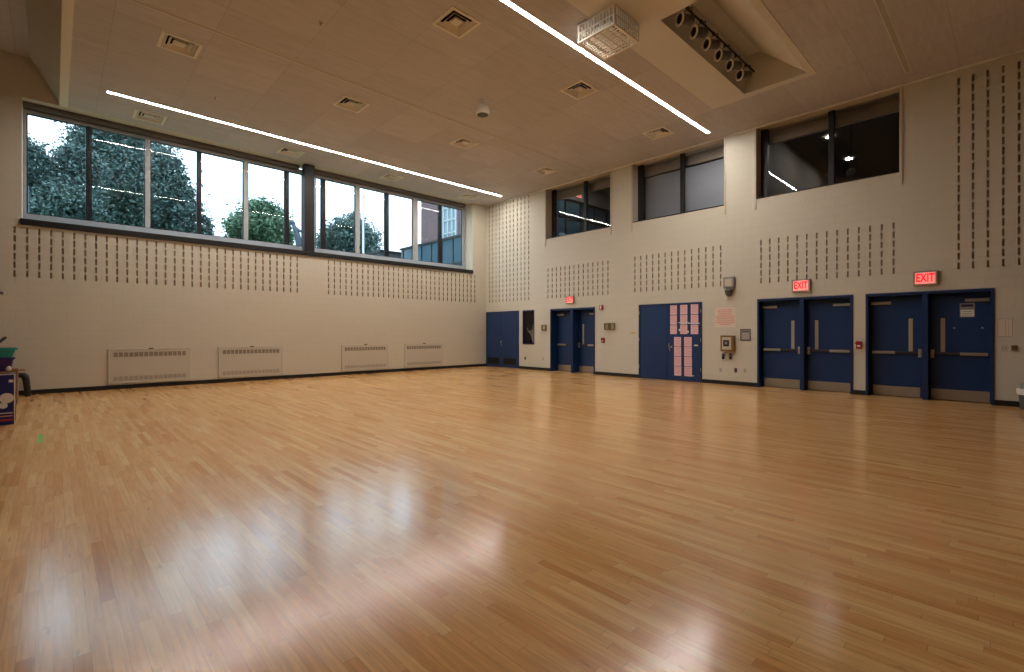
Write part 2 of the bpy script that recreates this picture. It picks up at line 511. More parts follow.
# ---------------------------------------------------------------- walls with real recesses
def panel_grid(name, mapf, u0, u1, v0, v1, holes, main, flip=False):
    """plane with rectangular recesses; hole = (u0,u1,v0,v1,depth,side mat,back mat or None for a hole right through)"""
    us = sorted(set([u0, u1] + [round(h[i], 4) for h in holes for i in (0, 1)]))
    vs = sorted(set([v0, v1] + [round(h[i], 4) for h in holes for i in (2, 3)]))
    us = [u for u in us if u0 - 1e-6 <= u <= u1 + 1e-6]; vs = [v for v in vs if v0 - 1e-6 <= v <= v1 + 1e-6]
    nu, nv = len(us) - 1, len(vs) - 1
    idx = -np.ones((nu, nv), int)
    uc = np.array([(us[i] + us[i + 1]) / 2 for i in range(nu)]); vc = np.array([(vs[i] + vs[i + 1]) / 2 for i in range(nv)])
    for k, h in enumerate(holes):
        mu = (uc > h[0]) & (uc < h[1]); mv = (vc > h[2]) & (vc < h[3])
        idx[np.ix_(mu, mv)] = k
    mb = MB(main)

    def dep(i, j):
        return 0.0 if idx[i, j] < 0 else holes[idx[i, j]][4]

    def quad(p):
        q = [mapf(*a) for a in p]
        mb.face(q[::-1] if flip else q)
    for i in range(nu):
        # merge runs of equal cells along v
        j = 0
        while j < nv:
            k = idx[i, j]; j2 = j
            while j2 + 1 < nv and idx[i, j2 + 1] == k: j2 += 1
            d = 0.0 if k < 0 else holes[k][4]
            bm_ = main if k < 0 else holes[k][6]
            if bm_ is not None:
                mb.use(bm_)
                quad([(us[i], vs[j], d), (us[i + 1], vs[j], d), (us[i + 1], vs[j2 + 1], d), (us[i], vs[j2 + 1], d)])
            if j2 + 1 < nv:
                a, b = dep(i, j2), dep(i, j2 + 1)
                if a != b:
                    hk = idx[i, j2] if a > b else idx[i, j2 + 1]
                    mb.use(holes[hk][5])
                    quad([(us[i], vs[j2 + 1], min(a, b)), (us[i + 1], vs[j2 + 1], min(a, b)), (us[i + 1], vs[j2 + 1], max(a, b)), (us[i], vs[j2 + 1], max(a, b))])
            j = j2 + 1
    for i in range(nu - 1):
        for j in range(nv):
            a, b = dep(i, j), dep(i + 1, j)
            if a != b:
                hk = idx[i, j] if a > b else idx[i + 1, j]
                mb.use(holes[hk][5])
                quad([(us[i + 1], vs[j], min(a, b)), (us[i + 1], vs[j + 1], min(a, b)), (us[i + 1], vs[j + 1], max(a, b)), (us[i + 1], vs[j], max(a, b))])
    o = mb.build(name)
    tag(o, kind='structure')
    return o


XMIN, YMIN = -4.0, -3.5
SW, SHT, SP = 0.036, 0.132, 0.1885         # slot width, height, vertical pitch


def slots(cols, ztop, n, out):
    for c in cols:
        for k in range(n):
            z1 = ztop - k * SP
            if z1 > H - 0.01:
                continue
            out.append((c - SW / 2, c + SW / 2, z1 - SHT, z1, 0.04, 'slot', 'slot'))


# window wall
hl = [(-0.50, 12.003, 3.80, H, 0.62, 'jamb', None)]
slots([-0.611 + 0.1897 * k for k in range(32)], 3.632, 6, hl)
slots([6.22 + 0.1903 * k for k in range(32)], 3.632, 6, hl)
wl_ob = panel_grid('wall_left', lambda u, v, d: (u, D1 + d, v), XMIN, D2, 0.0, H, hl, 'wallL')
# door wall
WIN_R = [(8.829, 11.575), (5.28, 8.032), (1.668, 4.475)]
DOORS = [(12.945, 14.84), (9.43, 11.365), (5.865, 7.815), (2.467, 4.458), (0.272, 2.245)]
hr = []
for a, b in WIN_R:
    hr.append((a, b, 4.70, H, 0.62, 'jamb', None))
for i, (a, b) in enumerate(DOORS):
    hr.append((a, b, 0.0, 2.19, 0.05 if i in (0, 2) else (0.52 if i == 1 else 0.30), 'navyframe', 'dark'))
hr.append((12.152, 12.75, 0.92, 2.19, 0.45, 'navyframe', 'dark'))
ncorner = 21
slots([14.655 - 0.2016 * k for k in range(12)], 3.652 - 0.02 + SP * 15, 21, hr)
for y_hi, y_lo in ((11.479, 8.923), (7.945, 5.365), (4.363, 1.762)):
    slots([y_hi + (y_lo - y_hi) * k / 13 for k in range(14)], 3.655 if y_hi < 8 else 3.64, 6, hr)
slots([0.764 - 0.2015 * k for k in range(12)], 3.655 + SP * 15, 21, hr)
wr_ob = panel_grid('wall_right', lambda u, v, d: (D2 + d, u, v), YMIN, D1, 0.0, H, hr, 'wallR', flip=True)

# unseen walls behind the viewer, coloured dark so the room's edges get less bounce
mb = MB('curtaincloth'); mb.box(XMIN - 0.2, XMIN, YMIN, D1, 0, 7.36)
tag(mb.build('wall_back'), kind='structure')
mb = MB('curtaincloth'); mb.box(XMIN, D2, YMIN - 0.2, YMIN, 0, 7.36)
tag(mb.build('wall_front'), kind='structure')

# floor
mb = MB('floor'); mb.box(XMIN, D2 + 0.6, YMIN, D1, -0.1, 0)
tag(mb.build('floor'), kind='structure')

# ceiling with real recesses for lights, diffusers and the stage-light well
hc = []
DIFF = [(1.63, 10.31), (4.84, 10.31), (8.06, 10.31), (11.29, 10.31),
        (1.65, 14.24), (4.87, 14.24), (8.08, 14.24), (11.32, 14.24),
        (4.83, 6.40), (8.05, 6.37), (11.26, 6.34)]
for x, y in DIFF:
    hc.append((x - 0.25, x + 0.25, y - 0.25, y + 0.25, 0.22, 'ductdark', 'ductdark'))
STRIPS = [(13.35, True), (9.40, False), (5.45, True), (1.46, False)]
SX0, SX1 = 0.82, 12.17
for y, lit in STRIPS:
    hc.append((SX0 if y != 1.46 else 2.0, SX1, y - 0.042, y + 0.042, 0.04, 'diff', 'ductdark'))
WX0, WX1, WY0, WY1 = 7.20, 10.74, 2.84, 4.02
hc.append((WX0, WX1, WY0, WY1, 0.9, 'drywall', None))
CX0 = 0.23
ce_ob = panel_grid('ceiling', lambda u, v, d: (u, v, H + d), CX0, D2, YMIN, D1, hc, 'ceil', flip=True)
# the plaster tray around the well: a board 12 mm below the wood-wool panels
mb = MB('drywall')
TX0, TX1, TY0, TY1 = 4.9, 10.92, 2.715, 4.785
zt = H - 0.012
mb.box(TX0, WX0, TY0, TY1, zt, H); mb.box(WX1, TX1, TY0, TY1, zt, H)
mb.box(WX0, WX1, TY0, WY0, zt, H); mb.box(WX0, WX1, WY1, TY1, zt, H)
tag(mb.build('trim_tray'), kind='structure')
# well: a plane sloping up from the near edge to the far face
mb = MB('drywall')
wd = 0.78; ky = 3.72
mb.face([(WX0, WY0, H), (WX1, WY0, H), (WX1, ky, H + wd), (WX0, ky, H + wd)])
mb.face([(WX0, ky, H + wd), (WX1, ky, H + wd), (WX1, WY1, H + wd), (WX0, WY1, H + wd)])
tag(mb.build('trim_well'), kind='structure')
# raised ceiling beyond the bulkhead on the left
mb = MB('beam')
HR, EX = 7.35, -0.37
mb.face([(0.10, YMIN, H), (0.10, D1, H), (EX, D1, HR), (EX, YMIN, HR)])
mb.use('beamedge').box(0.09, CX0, YMIN, D1, H - 0.02, H + 0.05)
tag(mb.build('trim_bulkhead'), kind='structure')
mb = MB('ceil'); mb.box(XMIN - 0.2, EX, YMIN - 0.2, D1 + 0.7, HR, HR + 0.1)
tag(mb.build('ceiling_raised'), kind='structure')
mb = MB('upper'); yw = D1 - 0.006
mb.face([(XMIN, yw, H - 0.03), (XMIN, yw, HR), (EX, yw, HR), (0.10, yw, H), (0.10, yw, H - 0.03)])
tag(mb.build('wall_left_upper'), kind='structure')
# roof slab that keeps daylight out, and the soffit of the window recess
mb = MB('dark'); mb.box(XMIN - 0.2, D2 + 0.62, YMIN - 0.2, D1 + 0.62, H + 1.0, H + 1.2)
tag(mb.build('roof'), kind='structure')
mb = MB('jamb'); mb.box(XMIN - 0.2, D2 + 0.1, D1 + 0.001, D1 + 0.62, H, H + 1.0)
mb.box(D2 + 0.001, D2 + 0.70, YMIN, D1 - 0.3, H, H + 0.5)
tag(mb.build('trim_soffit'), kind='structure')

mb = MB('white'); mb.box(D2 - 0.03, D2 - 0.002, YMIN, D1 - 0.03, H - 0.035, H - 0.001)
tag(mb.build('trim_ceiling_edge'), kind='structure')
# baseboards
mb = MB('blackrub'); mb.box(XMIN, D2, D1 - 0.014, D1, 0, 0.10)
tag(mb.build('baseboard_left', bevel=0.004), kind='structure')
mb = MB('blackrub')
prev = D1 - 0.014
for a, b in DOORS:
    if prev - b > 0.02: mb.box(D2 - 0.014, D2, b, prev, 0, 0.10)
    prev = a
mb.box(D2 - 0.014, D2, YMIN, prev, 0, 0.10)
tag(mb.build('baseboard_right', bevel=0.004), kind='structure')

# ---------------------------------------------------------------- the long window
w1 = tag(empty('window_1', (5.75, D1 + 0.5, 3.8)), kind='structure')
GY = D1 + 0.50
mb = MB('alu')
mb.box(-0.50, 12.003, GY - 0.04, GY + 0.08, 3.80, 4.03)
mb.box(-0.50, 12.003, GY - 0.04, GY + 0.08, 6.29, 6.42)
mb.box(-0.50, -0.445, GY - 0.04, GY + 0.08, 4.03, 6.29)
mb.box(11.86, 12.003, GY - 0.04, GY + 0.08, 4.03, 6.29)
mb.build('frame', w1, bevel=0.005)
for a, b in ((1.69, 1.79), (3.955, 4.065), (7.345, 7.49), (9.575, 9.77)):
    MB('alul').box(a, b, GY - 0.06, GY + 0.08, 4.03, 6.29).build('mullion', w1, bevel=0.005)
for a, b in ((0.575, 0.64), (2.83, 2.90), (5.09, 5.19), (6.20, 6.32), (8.45, 8.585), (10.73, 10.86)):
    MB('darkmull').box(a, b, GY - 0.03, GY + 0.07, 4.03, 6.29).build('sash_bar', w1, bevel=0.004)
edges = [-0.445, 0.575, 0.64, 1.69, 1.79, 2.83, 2.90, 3.955, 4.065, 5.09, 5.19, 5.61, 6.01, 6.20, 6.32, 7.345, 7.49, 8.45, 8.585, 9.575, 9.77, 10.73, 10.86, 11.86]
TILT = math.tan(math.radians(1.9))
for k in range(0, len(edges), 2):
    a, b = edges[k], edges[k + 1]
    MB('darkmull').frame('y', a, b, 4.03, 6.29, 0.022, GY - 0.005, GY + 0.045).build('glazing_bead', w1)
    mb = MB('glass')
    y0 = GY + 0.05; y1 = GY + 0.05 - 2.26 * TILT
    mb.face([(a, y0, 4.03), (b, y0, 4.03), (b, y1, 6.29), (a, y1, 6.29)])
    mb.build('pane', w1)
mb = MB('column')
mb.box(5.50, 5.805, D1 + 0.02, D1 + 0.22, 3.80, H)
mb.build('column', w1, bevel=0.006)
for a, b in ((-0.495, 5.45), (5.86, 11.9)):
    mb = MB('blind')
    prof = [(D1 + 0.30, 6.485), (D1 + 0.30, 6.42), (D1 + 0.315, 6.385), (D1 + 0.44, 6.37), (D1 + 0.44, 6.485)]
    mb.loft([[(a, y, z) for y, z in prof], [(b, y, z) for y, z in prof]])
    bl = mb.build('roller_blind', w1)
    MB('blind').lathe([(0.012, a + 0.02), (0.012, b - 0.02)], (0, D1 + 0.41, 6.352), (1, 0, 0), 8).build('hem_bar', bl)
mb = MB('black'); mb.box(-0.525, 12.015, D1 - 0.045, D1 + 0.1, 3.69, 3.825)
mb.build('sill', w1, bevel=0.006)
mb = MB('alul'); mb.box(-0.50, 12.0, D1 + 0.1, GY - 0.04, 3.78, 3.83)
mb.build('sill_board', w1)

# ---------------------------------------------------------------- gallery windows on the door wall
RX = D2 + 0.30
for i, (a, b) in enumerate(WIN_R):
    w = tag(empty('window_%d' % (i + 2), (RX, (a + b) / 2, 4.7)), kind='structure')
    mb = MB('black')
    mb.box(RX, RX + 0.10, a, b, 4.70, 4.745)
    mb.box(RX, RX + 0.10, a, a + 0.045, 4.745, H); mb.box(RX, RX + 0.10, b - 0.045, b, 4.745, H)
    mb.box(RX, RX + 0.11, b - 0.16, b - 0.045, 4.745, H)
    mb.build('frame', w, bevel=0.004)
    mid = (6.60 if i == 1 else (a + b) / 2 - 0.03)
    if i == 0: mid = 10.07
    if i == 2: mid = 2.95
    MB('black').box(RX, RX + 0.10, mid - 0.055, mid + 0.055, 4.745, H).build('mullion', w, bevel=0.004)
    for p, q in ((a + 0.045, mid - 0.055), (mid + 0.055, b - 0.16)):
        mb = MB('glassin'); mb.face([(RX + 0.05, p, H), (RX + 0.05, q, H), (RX + 0.05, q, 4.745), (RX + 0.05, p, 4.745)])
        MB('jamb').box(D2 + 0.60, D2 + 0.70, p - 0.1, q + 0.1, 6.20, 6.60).build('lintel', w)
        mb.build('pane', w)
    MB('black').box(D2 - 0.012, D2 + 0.3, a, b, 4.688, 4.712).build('sill', w, bevel=0.003)
    for y in (a - 0.055, b):
        MB('offwhite').box(D2 - 0.022, D2, y + 0.004, y + 0.050, 4.44, H).build('side_rail', w, bevel=0.003)
    if i == 1:
        MB('shade').box(D2 + 0.66, D2 + 0.67, a + 0.10, b - 0.05, 4.86, 6.16).build('roller_shade', w)

# rooms beyond the gallery windows
def shell(name, x0, x1, y0, y1, z0, z1, mw, mc):
    mb = MB(mw)
    mb.face([(x1, y0, z0), (x1, y1, z0), (x1, y1, z1), (x1, y0, z1)])
    mb.face([(x0, y0, z0), (x1, y0, z0), (x1, y0, z1), (x0, y0, z1)])
    mb.face([(x0, y1, z0), (x1, y1, z0), (x1, y1, z1), (x0, y1, z1)])
    mb.use(mc).face([(x0, y0, z1), (x1, y0, z1), (x1, y1, z1), (x0, y1, z1)])
    mb.use('roomdark').face([(x0, y0, z0), (x1, y0, z0), (x1, y1, z0), (x0, y1, z0)])
    return tag(mb.build(name), kind='structure')


BX = D2 + 0.62
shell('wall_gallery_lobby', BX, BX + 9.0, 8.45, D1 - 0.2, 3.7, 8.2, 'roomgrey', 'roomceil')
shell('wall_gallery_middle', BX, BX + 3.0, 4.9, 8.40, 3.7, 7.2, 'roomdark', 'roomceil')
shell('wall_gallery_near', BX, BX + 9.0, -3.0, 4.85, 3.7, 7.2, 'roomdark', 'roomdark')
# dark glazed screen in the lobby beyond the first gallery window
SY = 14.0
scr = tag(empty('wall_glazed_screen', (BX + 4, SY, 3.7)), kind='structure')
mb = MB('black')
for k in range(9): mb.box(BX + 0.1 + k * 1.05, BX + 0.18 + k * 1.05, SY - 0.08, SY, 3.7, 7.4)
for z in (3.7, 5.4, 6.5, 7.32): mb.box(BX + 0.1, BX + 9.0, SY - 0.08, SY, z, z + 0.10)
mb.build('frame', scr)
MB('curtain').box(BX + 0.1, BX + 9.0, SY - 0.03, SY - 0.01, 3.7, 7.4).build('glazing', scr)
mb = MB('roomgrey').box(BX + 0.1, BX + 9.0, SY, SY + 0.1, 7.4, 8.2); mb.build('wall_above', scr)
r = empty('exit_sign', (17.56, SY, 7.6))
MB('exitbody').box(17.36, 17.76, SY - 0.07, SY - 0.001, 7.58, 7.90).build('housing', r, bevel=0.006)
f = MB('exitface').box(17.38, 17.74, SY - 0.074, SY - 0.0702, 7.60, 7.88).build('face', r)
t_ = text_mesh('lettering', 'EXIT', 0.22, f, (0, 0, 0), (math.pi / 2, 0, 0), 'exitred', extrude=0.001, sx=0.62, bold=0.006)
t_.location = Vector((17.56, SY - 0.0755, 7.74)) - parent_world(f)
tag(r, 'small lit red exit sign inside the upstairs lobby behind the far gallery window', 'exit sign')
for i, (x, y, z) in enumerate(((BX + 2.6, 10.4, 8.19), (BX + 3.4, 12.6, 8.19), (19.28, 3.86, 7.19), (16.72, 3.83, 7.19))):  # the two lobby ones are added to brighten that room
    r = empty('downlight', (x, y, z))
    MB('white').lathe([(0.09, -0.02), (0.115, -0.02), (0.115, 0.0), (0.09, 0.0)], (x, y, z), n=20, cap0=False, cap1=False).build('trim_ring', r)
    MB('downlight').lathe([(0.088, -0.012), (0.088, -0.006)], (x, y, z), n=20).build('lens', r)
    tag(r, ['round downlight in the lobby ceiling behind the far gallery window', 'deeper round downlight in the lobby behind the far gallery window',
            'round downlight in the dark room behind the nearest gallery window', 'smaller far downlight in the dark room behind the nearest gallery window'][i], 'ceiling light', 'downlights in the upstairs rooms')


r = empty('hanging_speaker', (15.0, 2.96, 7.19))
MB('black').tube([(15.0, 2.96, 7.188), (15.0, 2.96, 5.60)], 0.012, 6).build('rod', r)
MB('black').lathe([(0.02, 0.13), (0.09, 0.10), (0.12, 0.0), (0.10, -0.09), (0.0, -0.11)], (15.0, 2.96, 5.49), n=18, cap1=False).build('body', r, smooth=True)
tag(r, 'round black speaker hanging in the dark room behind the nearest gallery window', 'speaker')

# ---------------------------------------------------------------- doors
def double_door(name, a, b, plain=False, mid=None, lites=True, dep=0.20):
    t = tag(empty(name, (D2, (a + b) / 2, 0)), kind='structure')
    mid = mid if mid is not None else (a + b) / 2
    if plain:
        MB('navyframe').frame('x', a + 0.004, b - 0.004, -0.05, 2.186, 0.05, D2 - 0.02, D2 + 0.045).build('frame', t, bevel=0.004)
        l0, l1 = D2 - 0.002, D2 + 0.04
    else:
        mb = MB('navyframe')
        mb.box(D2 - 0.02, D2 + dep + 0.09, a + 0.002, a + 0.05, 0, 2.186)
        mb.box(D2 - 0.02, D2 + dep + 0.09, b - 0.05, b - 0.002, 0, 2.186)
        mb.box(D2 - 0.02, D2 + dep + 0.09, a + 0.05, b - 0.05, 2.13, 2.186)
        mb.build('frame', t, bevel=0.004)
        MB('navyframe').box(D2 - 0.015, D2 + dep + 0.02, mid - 0.045, mid + 0.045, 0, 2.13).build('centre_post', t, bevel=0.004)
        l0, l1 = D2 + dep, D2 + dep + 0.045
    g = 0.0025 if plain else 0.05
    for s, (p, q) in enumerate(((mid + g, b - 0.052), (a + 0.052, mid - g))):
        lf = MB('navy').box(l0, l1, p, q, 0.01, 2.125).build('leaf', t, bevel=0.003)
        if plain: 
            continue
        hinge, latch = (q, p) if s == 0 else (p, q)
        sg = 1 if hinge > latch else -1
        MB('kick').box(l0 - 0.004, l0, p + (0.02 if s else 0.05), q - (0.05 if s == 0 else 0.02), 0.015, 0.222).build('kick_plate', lf)
        bar = MB('barblack').box(l0 - 0.045, l0 - 0.01, latch + sg * 0.03, hinge - sg * 0.04, 0.915, 0.955).build('panic_bar', lf, bevel=0.005)
        MB('steel').box(l0 - 0.062, l0 - 0.02, hinge - sg * 0.04, hinge - sg * 0.43, 0.905, 0.963).build('push_pad', bar, bevel=0.006)
        MB('steel').box(l0 - 0.065, l0 - 0.005, latch + sg * 0.012, latch + sg * 0.075, 0.845, 1.015).build('latch_case', bar, bevel=0.008)
        cl = MB('steel').box(l0 - 0.06, l0 - 0.003, hinge - sg * 0.02, hinge - sg * 0.36, 1.955, 2.015).build('door_closer', lf, bevel=0.006)
        mb = MB('barblack')
        mb.tube([(l0 - 0.04, hinge - sg * 0.30, 2.02), (l0 - 0.10, hinge - sg * 0.52, 2.06), (l0 - 0.02, hinge - sg * 0.72, 2.10)], 0.010, 6)
        mb.build('closer_arm', cl)
        if lites:
            c = latch + sg * 0.20
            MB('lite').box(l0 - 0.006, l0, c - 0.034, c + 0.034, 0.965, 1.645).build('vision_panel', lf, bevel=0.002)
    return t


d1 = double_door('door_1', *DOORS[0], plain=True, mid=13.93)
mb = MB('louvre')
for p, q in ((13.12, 13.80), (14.06, 14.74)):
    mb = MB('louvre')
    mb.frame('x', p, q, 0.12, 0.375, 0.02, D2 - 0.014, D2 - 0.002)
    for k in range(8): mb.box(D2 - 0.012, D2 - 0.003, p + 0.02, q - 0.02, 0.145 + k * 0.027, 0.160 + k * 0.027)
    mb.use('dark').box(D2 - 0.004, D2 - 0.0025, p, q, 0.12, 0.375)
    mb.build('louvre', d1)
mb = MB('steel')
mb.tube([(D2 - 0.003, 13.90, 1.06), (D2 - 0.04, 13.90, 1.05), (D2 - 0.04, 13.90, 0.86), (D2 - 0.003, 13.90, 0.85)], 0.012, 6)
mb.lathe([(0.03, 0), (0.03, 0.012)], (D2 - 0.002, 13.97, 0.98), (-1, 0, 0), 12)
mb.build('pull_handle', d1)
d2_ = double_door('door_2', *DOORS[1], mid=10.385, dep=0.30)
d3 = double_door('door_3', *DOORS[2], plain=True, mid=6.885)
mb = MB('steel')
mb.tube([(D2 - 0.003, 6.82, 1.05), (D2 - 0.045, 6.82, 1.03), (D2 - 0.045, 6.80, 0.87), (D2 - 0.003, 6.80, 0.85)], 0.011, 6)
mb.lathe([(0.028, 0), (0.028, 0.014)], (D2 - 0.002, 6.76, 0.95), (-1, 0, 0), 12)
mb.build('pull_handle', d3)
MB('white').box(D2 - 0.006, D2 - 0.002, 5.985, 6.09, 0.988, 1.022).build('room_plate', d3)
for z in (0.35, 1.15, 1.95):
    for y in (5.893, 7.787):
        MB('steel').lathe([(0.010, z - 0.05), (0.010, z + 0.05)], (D2 - 0.026, y, 0), (0, 0, 1), 8).build('hinge', d3)
d4 = double_door('door_4', *DOORS[3], mid=3.465)
d5 = double_door('door_5', *DOORS[4], mid=1.26)

# display niche beside door 1
w5 = tag(empty('window_5', (D2, 12.45, 0.92)), kind='structure')
MB('navyframe').frame('x', 12.152, 12.75, 0.92, 2.19, 0.04, D2 - 0.015, D2 + 0.05).build('frame', w5, bevel=0.003)
mb = MB('glassin'); mb.face([(D2 + 0.02, 12.19, 2.15), (D2 + 0.02, 12.71, 2.15), (D2 + 0.02, 12.71, 0.96), (D2 + 0.02, 12.19, 0.96)])
mb.build('pane', w5)
rnd = random.Random(4)
mb = MB('white')
base = (D2 + 0.16, 12.36, 0.97)
for k in range(9):
    pts = [Vector(base)]
    dx = rnd.uniform(-0.1, 0.1); dy = rnd.uniform(-0.10, 0.30)
    for s in range(1, 6):
        pts.append(Vector((base[0] + dx * s / 5 * 1.2, base[1] + dy * (s / 5) ** 1.3 + 0.02 * math.sin(s * 2 + k), 0.97 + s * rnd.uniform(0.09, 0.15))))
    mb.tube(pts, [0.014, 0.012, 0.010, 0.009, 0.007, 0.004], 5)
    mb.lathe([(0.0, -0.03), (0.03, -0.01), (0.035, 0.01), (0.0, 0.03)], tuple(pts[3]), n=6, cap0=False, cap1=False)
sc_ = mb.build('branch_ornament', origin=base, smooth=True)
tag(sc_, 'white branching ornament standing in the dark niche window beside the louvred door', 'ornament')


# ---------------------------------------------------------------- exit signs
def exit_sign(y0, y1, z0, z1, label):
    c = ((y0 + y1) / 2, (z0 + z1) / 2)
    r = empty('exit_sign', (D2, c[0], z0))
    MB('exitbody').box(D2 - 0.075, D2 - 0.001, y0, y1, z0, z1).build('housing', r, bevel=0.008)
    fy0, fy1 = y0 + 0.036, y1 - 0.036
    f = MB('exitface').box(D2 - 0.079, D2 - 0.0752, fy0, fy1, z0 + 0.03, z1 - 0.03).build('face', r)
    t = text_mesh('lettering', 'EXIT', 0.225, f, (0, 0, 0), (math.pi / 2, 0, -math.pi / 2), 'exitred', extrude=0.001, sx=0.62, bold=0.006)
    t.location = Vector((D2 - 0.0805, c[0], c[1])) - parent_world(f)
    return tag(r, label, 'exit sign', 'lit exit signs over the doors')


exit_sign(10.27, 10.60, 2.34, 2.60, 'lit red exit sign above the farthest pair of blue doors')
exit_sign(3.28, 3.665, 2.31, 2.60, 'lit red exit sign above the blue double doors beside the defibrillator')
exit_sign(1.065, 1.445, 2.305, 2.59, 'lit red exit sign above the nearest blue double doors at right')


# ---------------------------------------------------------------- small wall devices
def wallbox(name, y0, y1, z0, z1, d, m, label, cat, group=None, bevel=0.006):
    o = MB(m).box(D2 - d, D2 - 0.0005, y0, y1, z0, z1).build(name, origin=(D2, (y0 + y1) / 2, z0), bevel=bevel)
    return tag(o, label, cat, group)


def outlet(y, z, label, dark=False, side='R'):
    r = empty('wall_outlet', (D2, y, z - 0.057))
    MB('dgrey' if dark else 'offwhite').box(D2 - 0.008, D2 - 0.0005, y - 0.036, y + 0.036, z - 0.057, z + 0.057).build('cover_plate', r, bevel=0.002)
    for dz in (-0.022, 0.022):
        MB('grey' if not dark else 'black').box(D2 - 0.011, D2 - 0.008, y - 0.016, y + 0.016, z + dz - 0.014, z + dz + 0.014).build('socket', r, bevel=0.002)
    tag(r, label, 'outlet', 'wall outlets along the door wall')


outlet(12.62, 0.405, 'dark wall outlet below the narrow niche window', True)
outlet(11.70, 0.41, 'pale wall outlet left of the farthest exit doors')
outlet(5.37, 0.37, 'beige outlet below the defibrillator, the left of three low plates')
outlet(4.98, 0.385, 'dark outlet below the defibrillator, the middle of three low plates', True)
outlet(4.75, 0.39, 'faint white outlet close to the left frame of the exit doors')

# thermostat guards
def guard(y0, y1, z0, z1, label, n=1):
    r = empty('thermostat_guard', (D2, (y0 + y1) / 2, z0))
    w = (y1 - y0) / n
    mb = MB('guard').frame('x', y0, y1, z0, z1, 0.018, D2 - 0.06, D2 - 0.001)
    mb.build('guard_frame', r, bevel=0.004)
    mb = MB('guard')
    k = 0
    y = y0 + 0.035
    while y < y1 - 0.02:
        mb.box(D2 - 0.062, D2 - 0.055, y - 0.005, y + 0.005, z0 + 0.01, z1 - 0.01); y += 0.032
    mb.build('bars', r)
    MB('white').box(D2 - 0.035, D2 - 0.002, (y0 + y1) / 2 - 0.045, (y0 + y1) / 2 + 0.045, z0 + 0.05, z1 - 0.05).build('thermostat', r, bevel=0.005)
    tag(r, label, 'thermostat')


guard(11.545, 11.755, 1.43, 1.64, 'brass coloured thermostat guard left of the farthest exit doors')
guard(8.855, 9.035, 1.44, 1.66, 'left one of two brass thermostat guards between the far doors')
guard(8.655, 8.825, 1.44, 1.66, 'right one of two brass thermostat guards between the far doors')

# fire alarm devices
r = empty('fire_alarm_strobe', (D2, 9.165, 2.085))
MB('red').box(D2 - 0.05, D2 - 0.001, 9.10, 9.235, 2.085, 2.24).build('base', r, bevel=0.01)
MB('white').box(D2 - 0.075, D2 - 0.05, 9.14, 9.195, 2.10, 2.225).build('lens', r, bevel=0.008)
tag(r, 'small red fire alarm strobe high right of the far exit doors', 'fire alarm')


def pull_station(y, z, w, hgt, label):
    r = empty('fire_alarm_pull_station', (D2, y, z - hgt / 2))
    MB('red').box(D2 - 0.045, D2 - 0.001, y - w / 2, y + w / 2, z - hgt / 2, z + hgt / 2).build('body', r, bevel=0.008)
    MB('red').box(D2 - 0.065, D2 - 0.045, y - w / 2 - 0.012, y + w / 2 + 0.012, z + hgt * 0.12, z + hgt * 0.34).build('cover_lip', r, bevel=0.006)
    mb = MB('white').box(D2 - 0.058, D2 - 0.045, y - w * 0.28, y + w * 0.28, z - hgt * 0.22, z - hgt * 0.02)
    mb.build('pull_handle', r, bevel=0.004)
    tag(r, label, 'fire alarm', 'red pull stations')


pull_station(9.10, 1.115, 0.115, 0.155, 'red pull station below the strobe right of the far exit doors')
pull_station(2.36, 1.085, 0.105, 0.165, 'red pull station on the narrow pier between the two nearest double doors')

# caged clock / horn above the poster
r = empty('wall_speaker', (D2, 5.12, 2.26))
MB('grey').box(D2 - 0.13, D2 - 0.001, 4.98, 5.255, 2.50, 2.79).build('housing', r, bevel=0.02)
MB('offwhite').box(D2 - 0.137, D2 - 0.13, 5.03, 5.205, 2.55, 2.74).build('front_cover', r, bevel=0.01)
mb = MB('dgrey').lathe([(0.05, 0.0), (0.085, -0.03), (0.095, -0.09), (0.075, -0.16), (0.045, -0.20), (0.0, -0.215)], (D2 - 0.10, 5.12, 2.50), n=16, cap1=False)
mb.build('round_cone', r, smooth=True)
MB('grey').lathe([(0.092, -0.02), (0.10, -0.02), (0.10, -0.05), (0.092, -0.05)], (D2 - 0.10, 5.12, 2.50), n=16, cap0=False, cap1=False).build('collar', r)
tag(r, 'grey wall box with a round drooping cone, high above the pink poster', 'speaker')

# posters and signs
r = empty('poster', (D2, 5.25, 1.49))
MB('poster').box(D2 - 0.003, D2 - 0.0005, 4.985, 5.52, 1.49, 2.01).build('sheet', r)
rnd = random.Random(9)
mb = MB('posterink')
for k in range(9):
    z = 1.95 - k * 0.047
    w = rnd.uniform(0.14, 0.22) if k not in (4, 6, 7) else 0.245
    y = 5.25 + w
    while y > 5.25 - w:
        s = rnd.uniform(0.02, 0.07)
        mb.box(D2 - 0.0042, D2 - 0.003, max(5.25 - w, y - s), y, z - 0.014, z + 0.014); y -= s + 0.012
mb.build('print', r)
tag(r, 'pale poster with faint salmon lines on the wall above the defibrillator', 'poster')

r = empty('wall_notice', (D2, 4.735, 1.15))
MB('dgrey').frame('x', 4.61, 4.862, 1.15, 1.448, 0.018, D2 - 0.014, D2 - 0.001).build('frame', r)
mb = MB('grey').box(D2 - 0.006, D2 - 0.001, 4.628, 4.844, 1.168, 1.43)
mb.use('dgrey').box(D2 - 0.0075, D2 - 0.006, 4.66, 4.81, 1.375, 1.40)
for k in range(5): mb.use('offwhite').box(D2 - 0.0075, D2 - 0.006, 4.65, 4.82, 1.20 + k * 0.03, 1.213 + k * 0.03)
mb.build('panel', r)
tag(r, 'small grey framed notice between the defibrillator and the blue doors', 'sign')

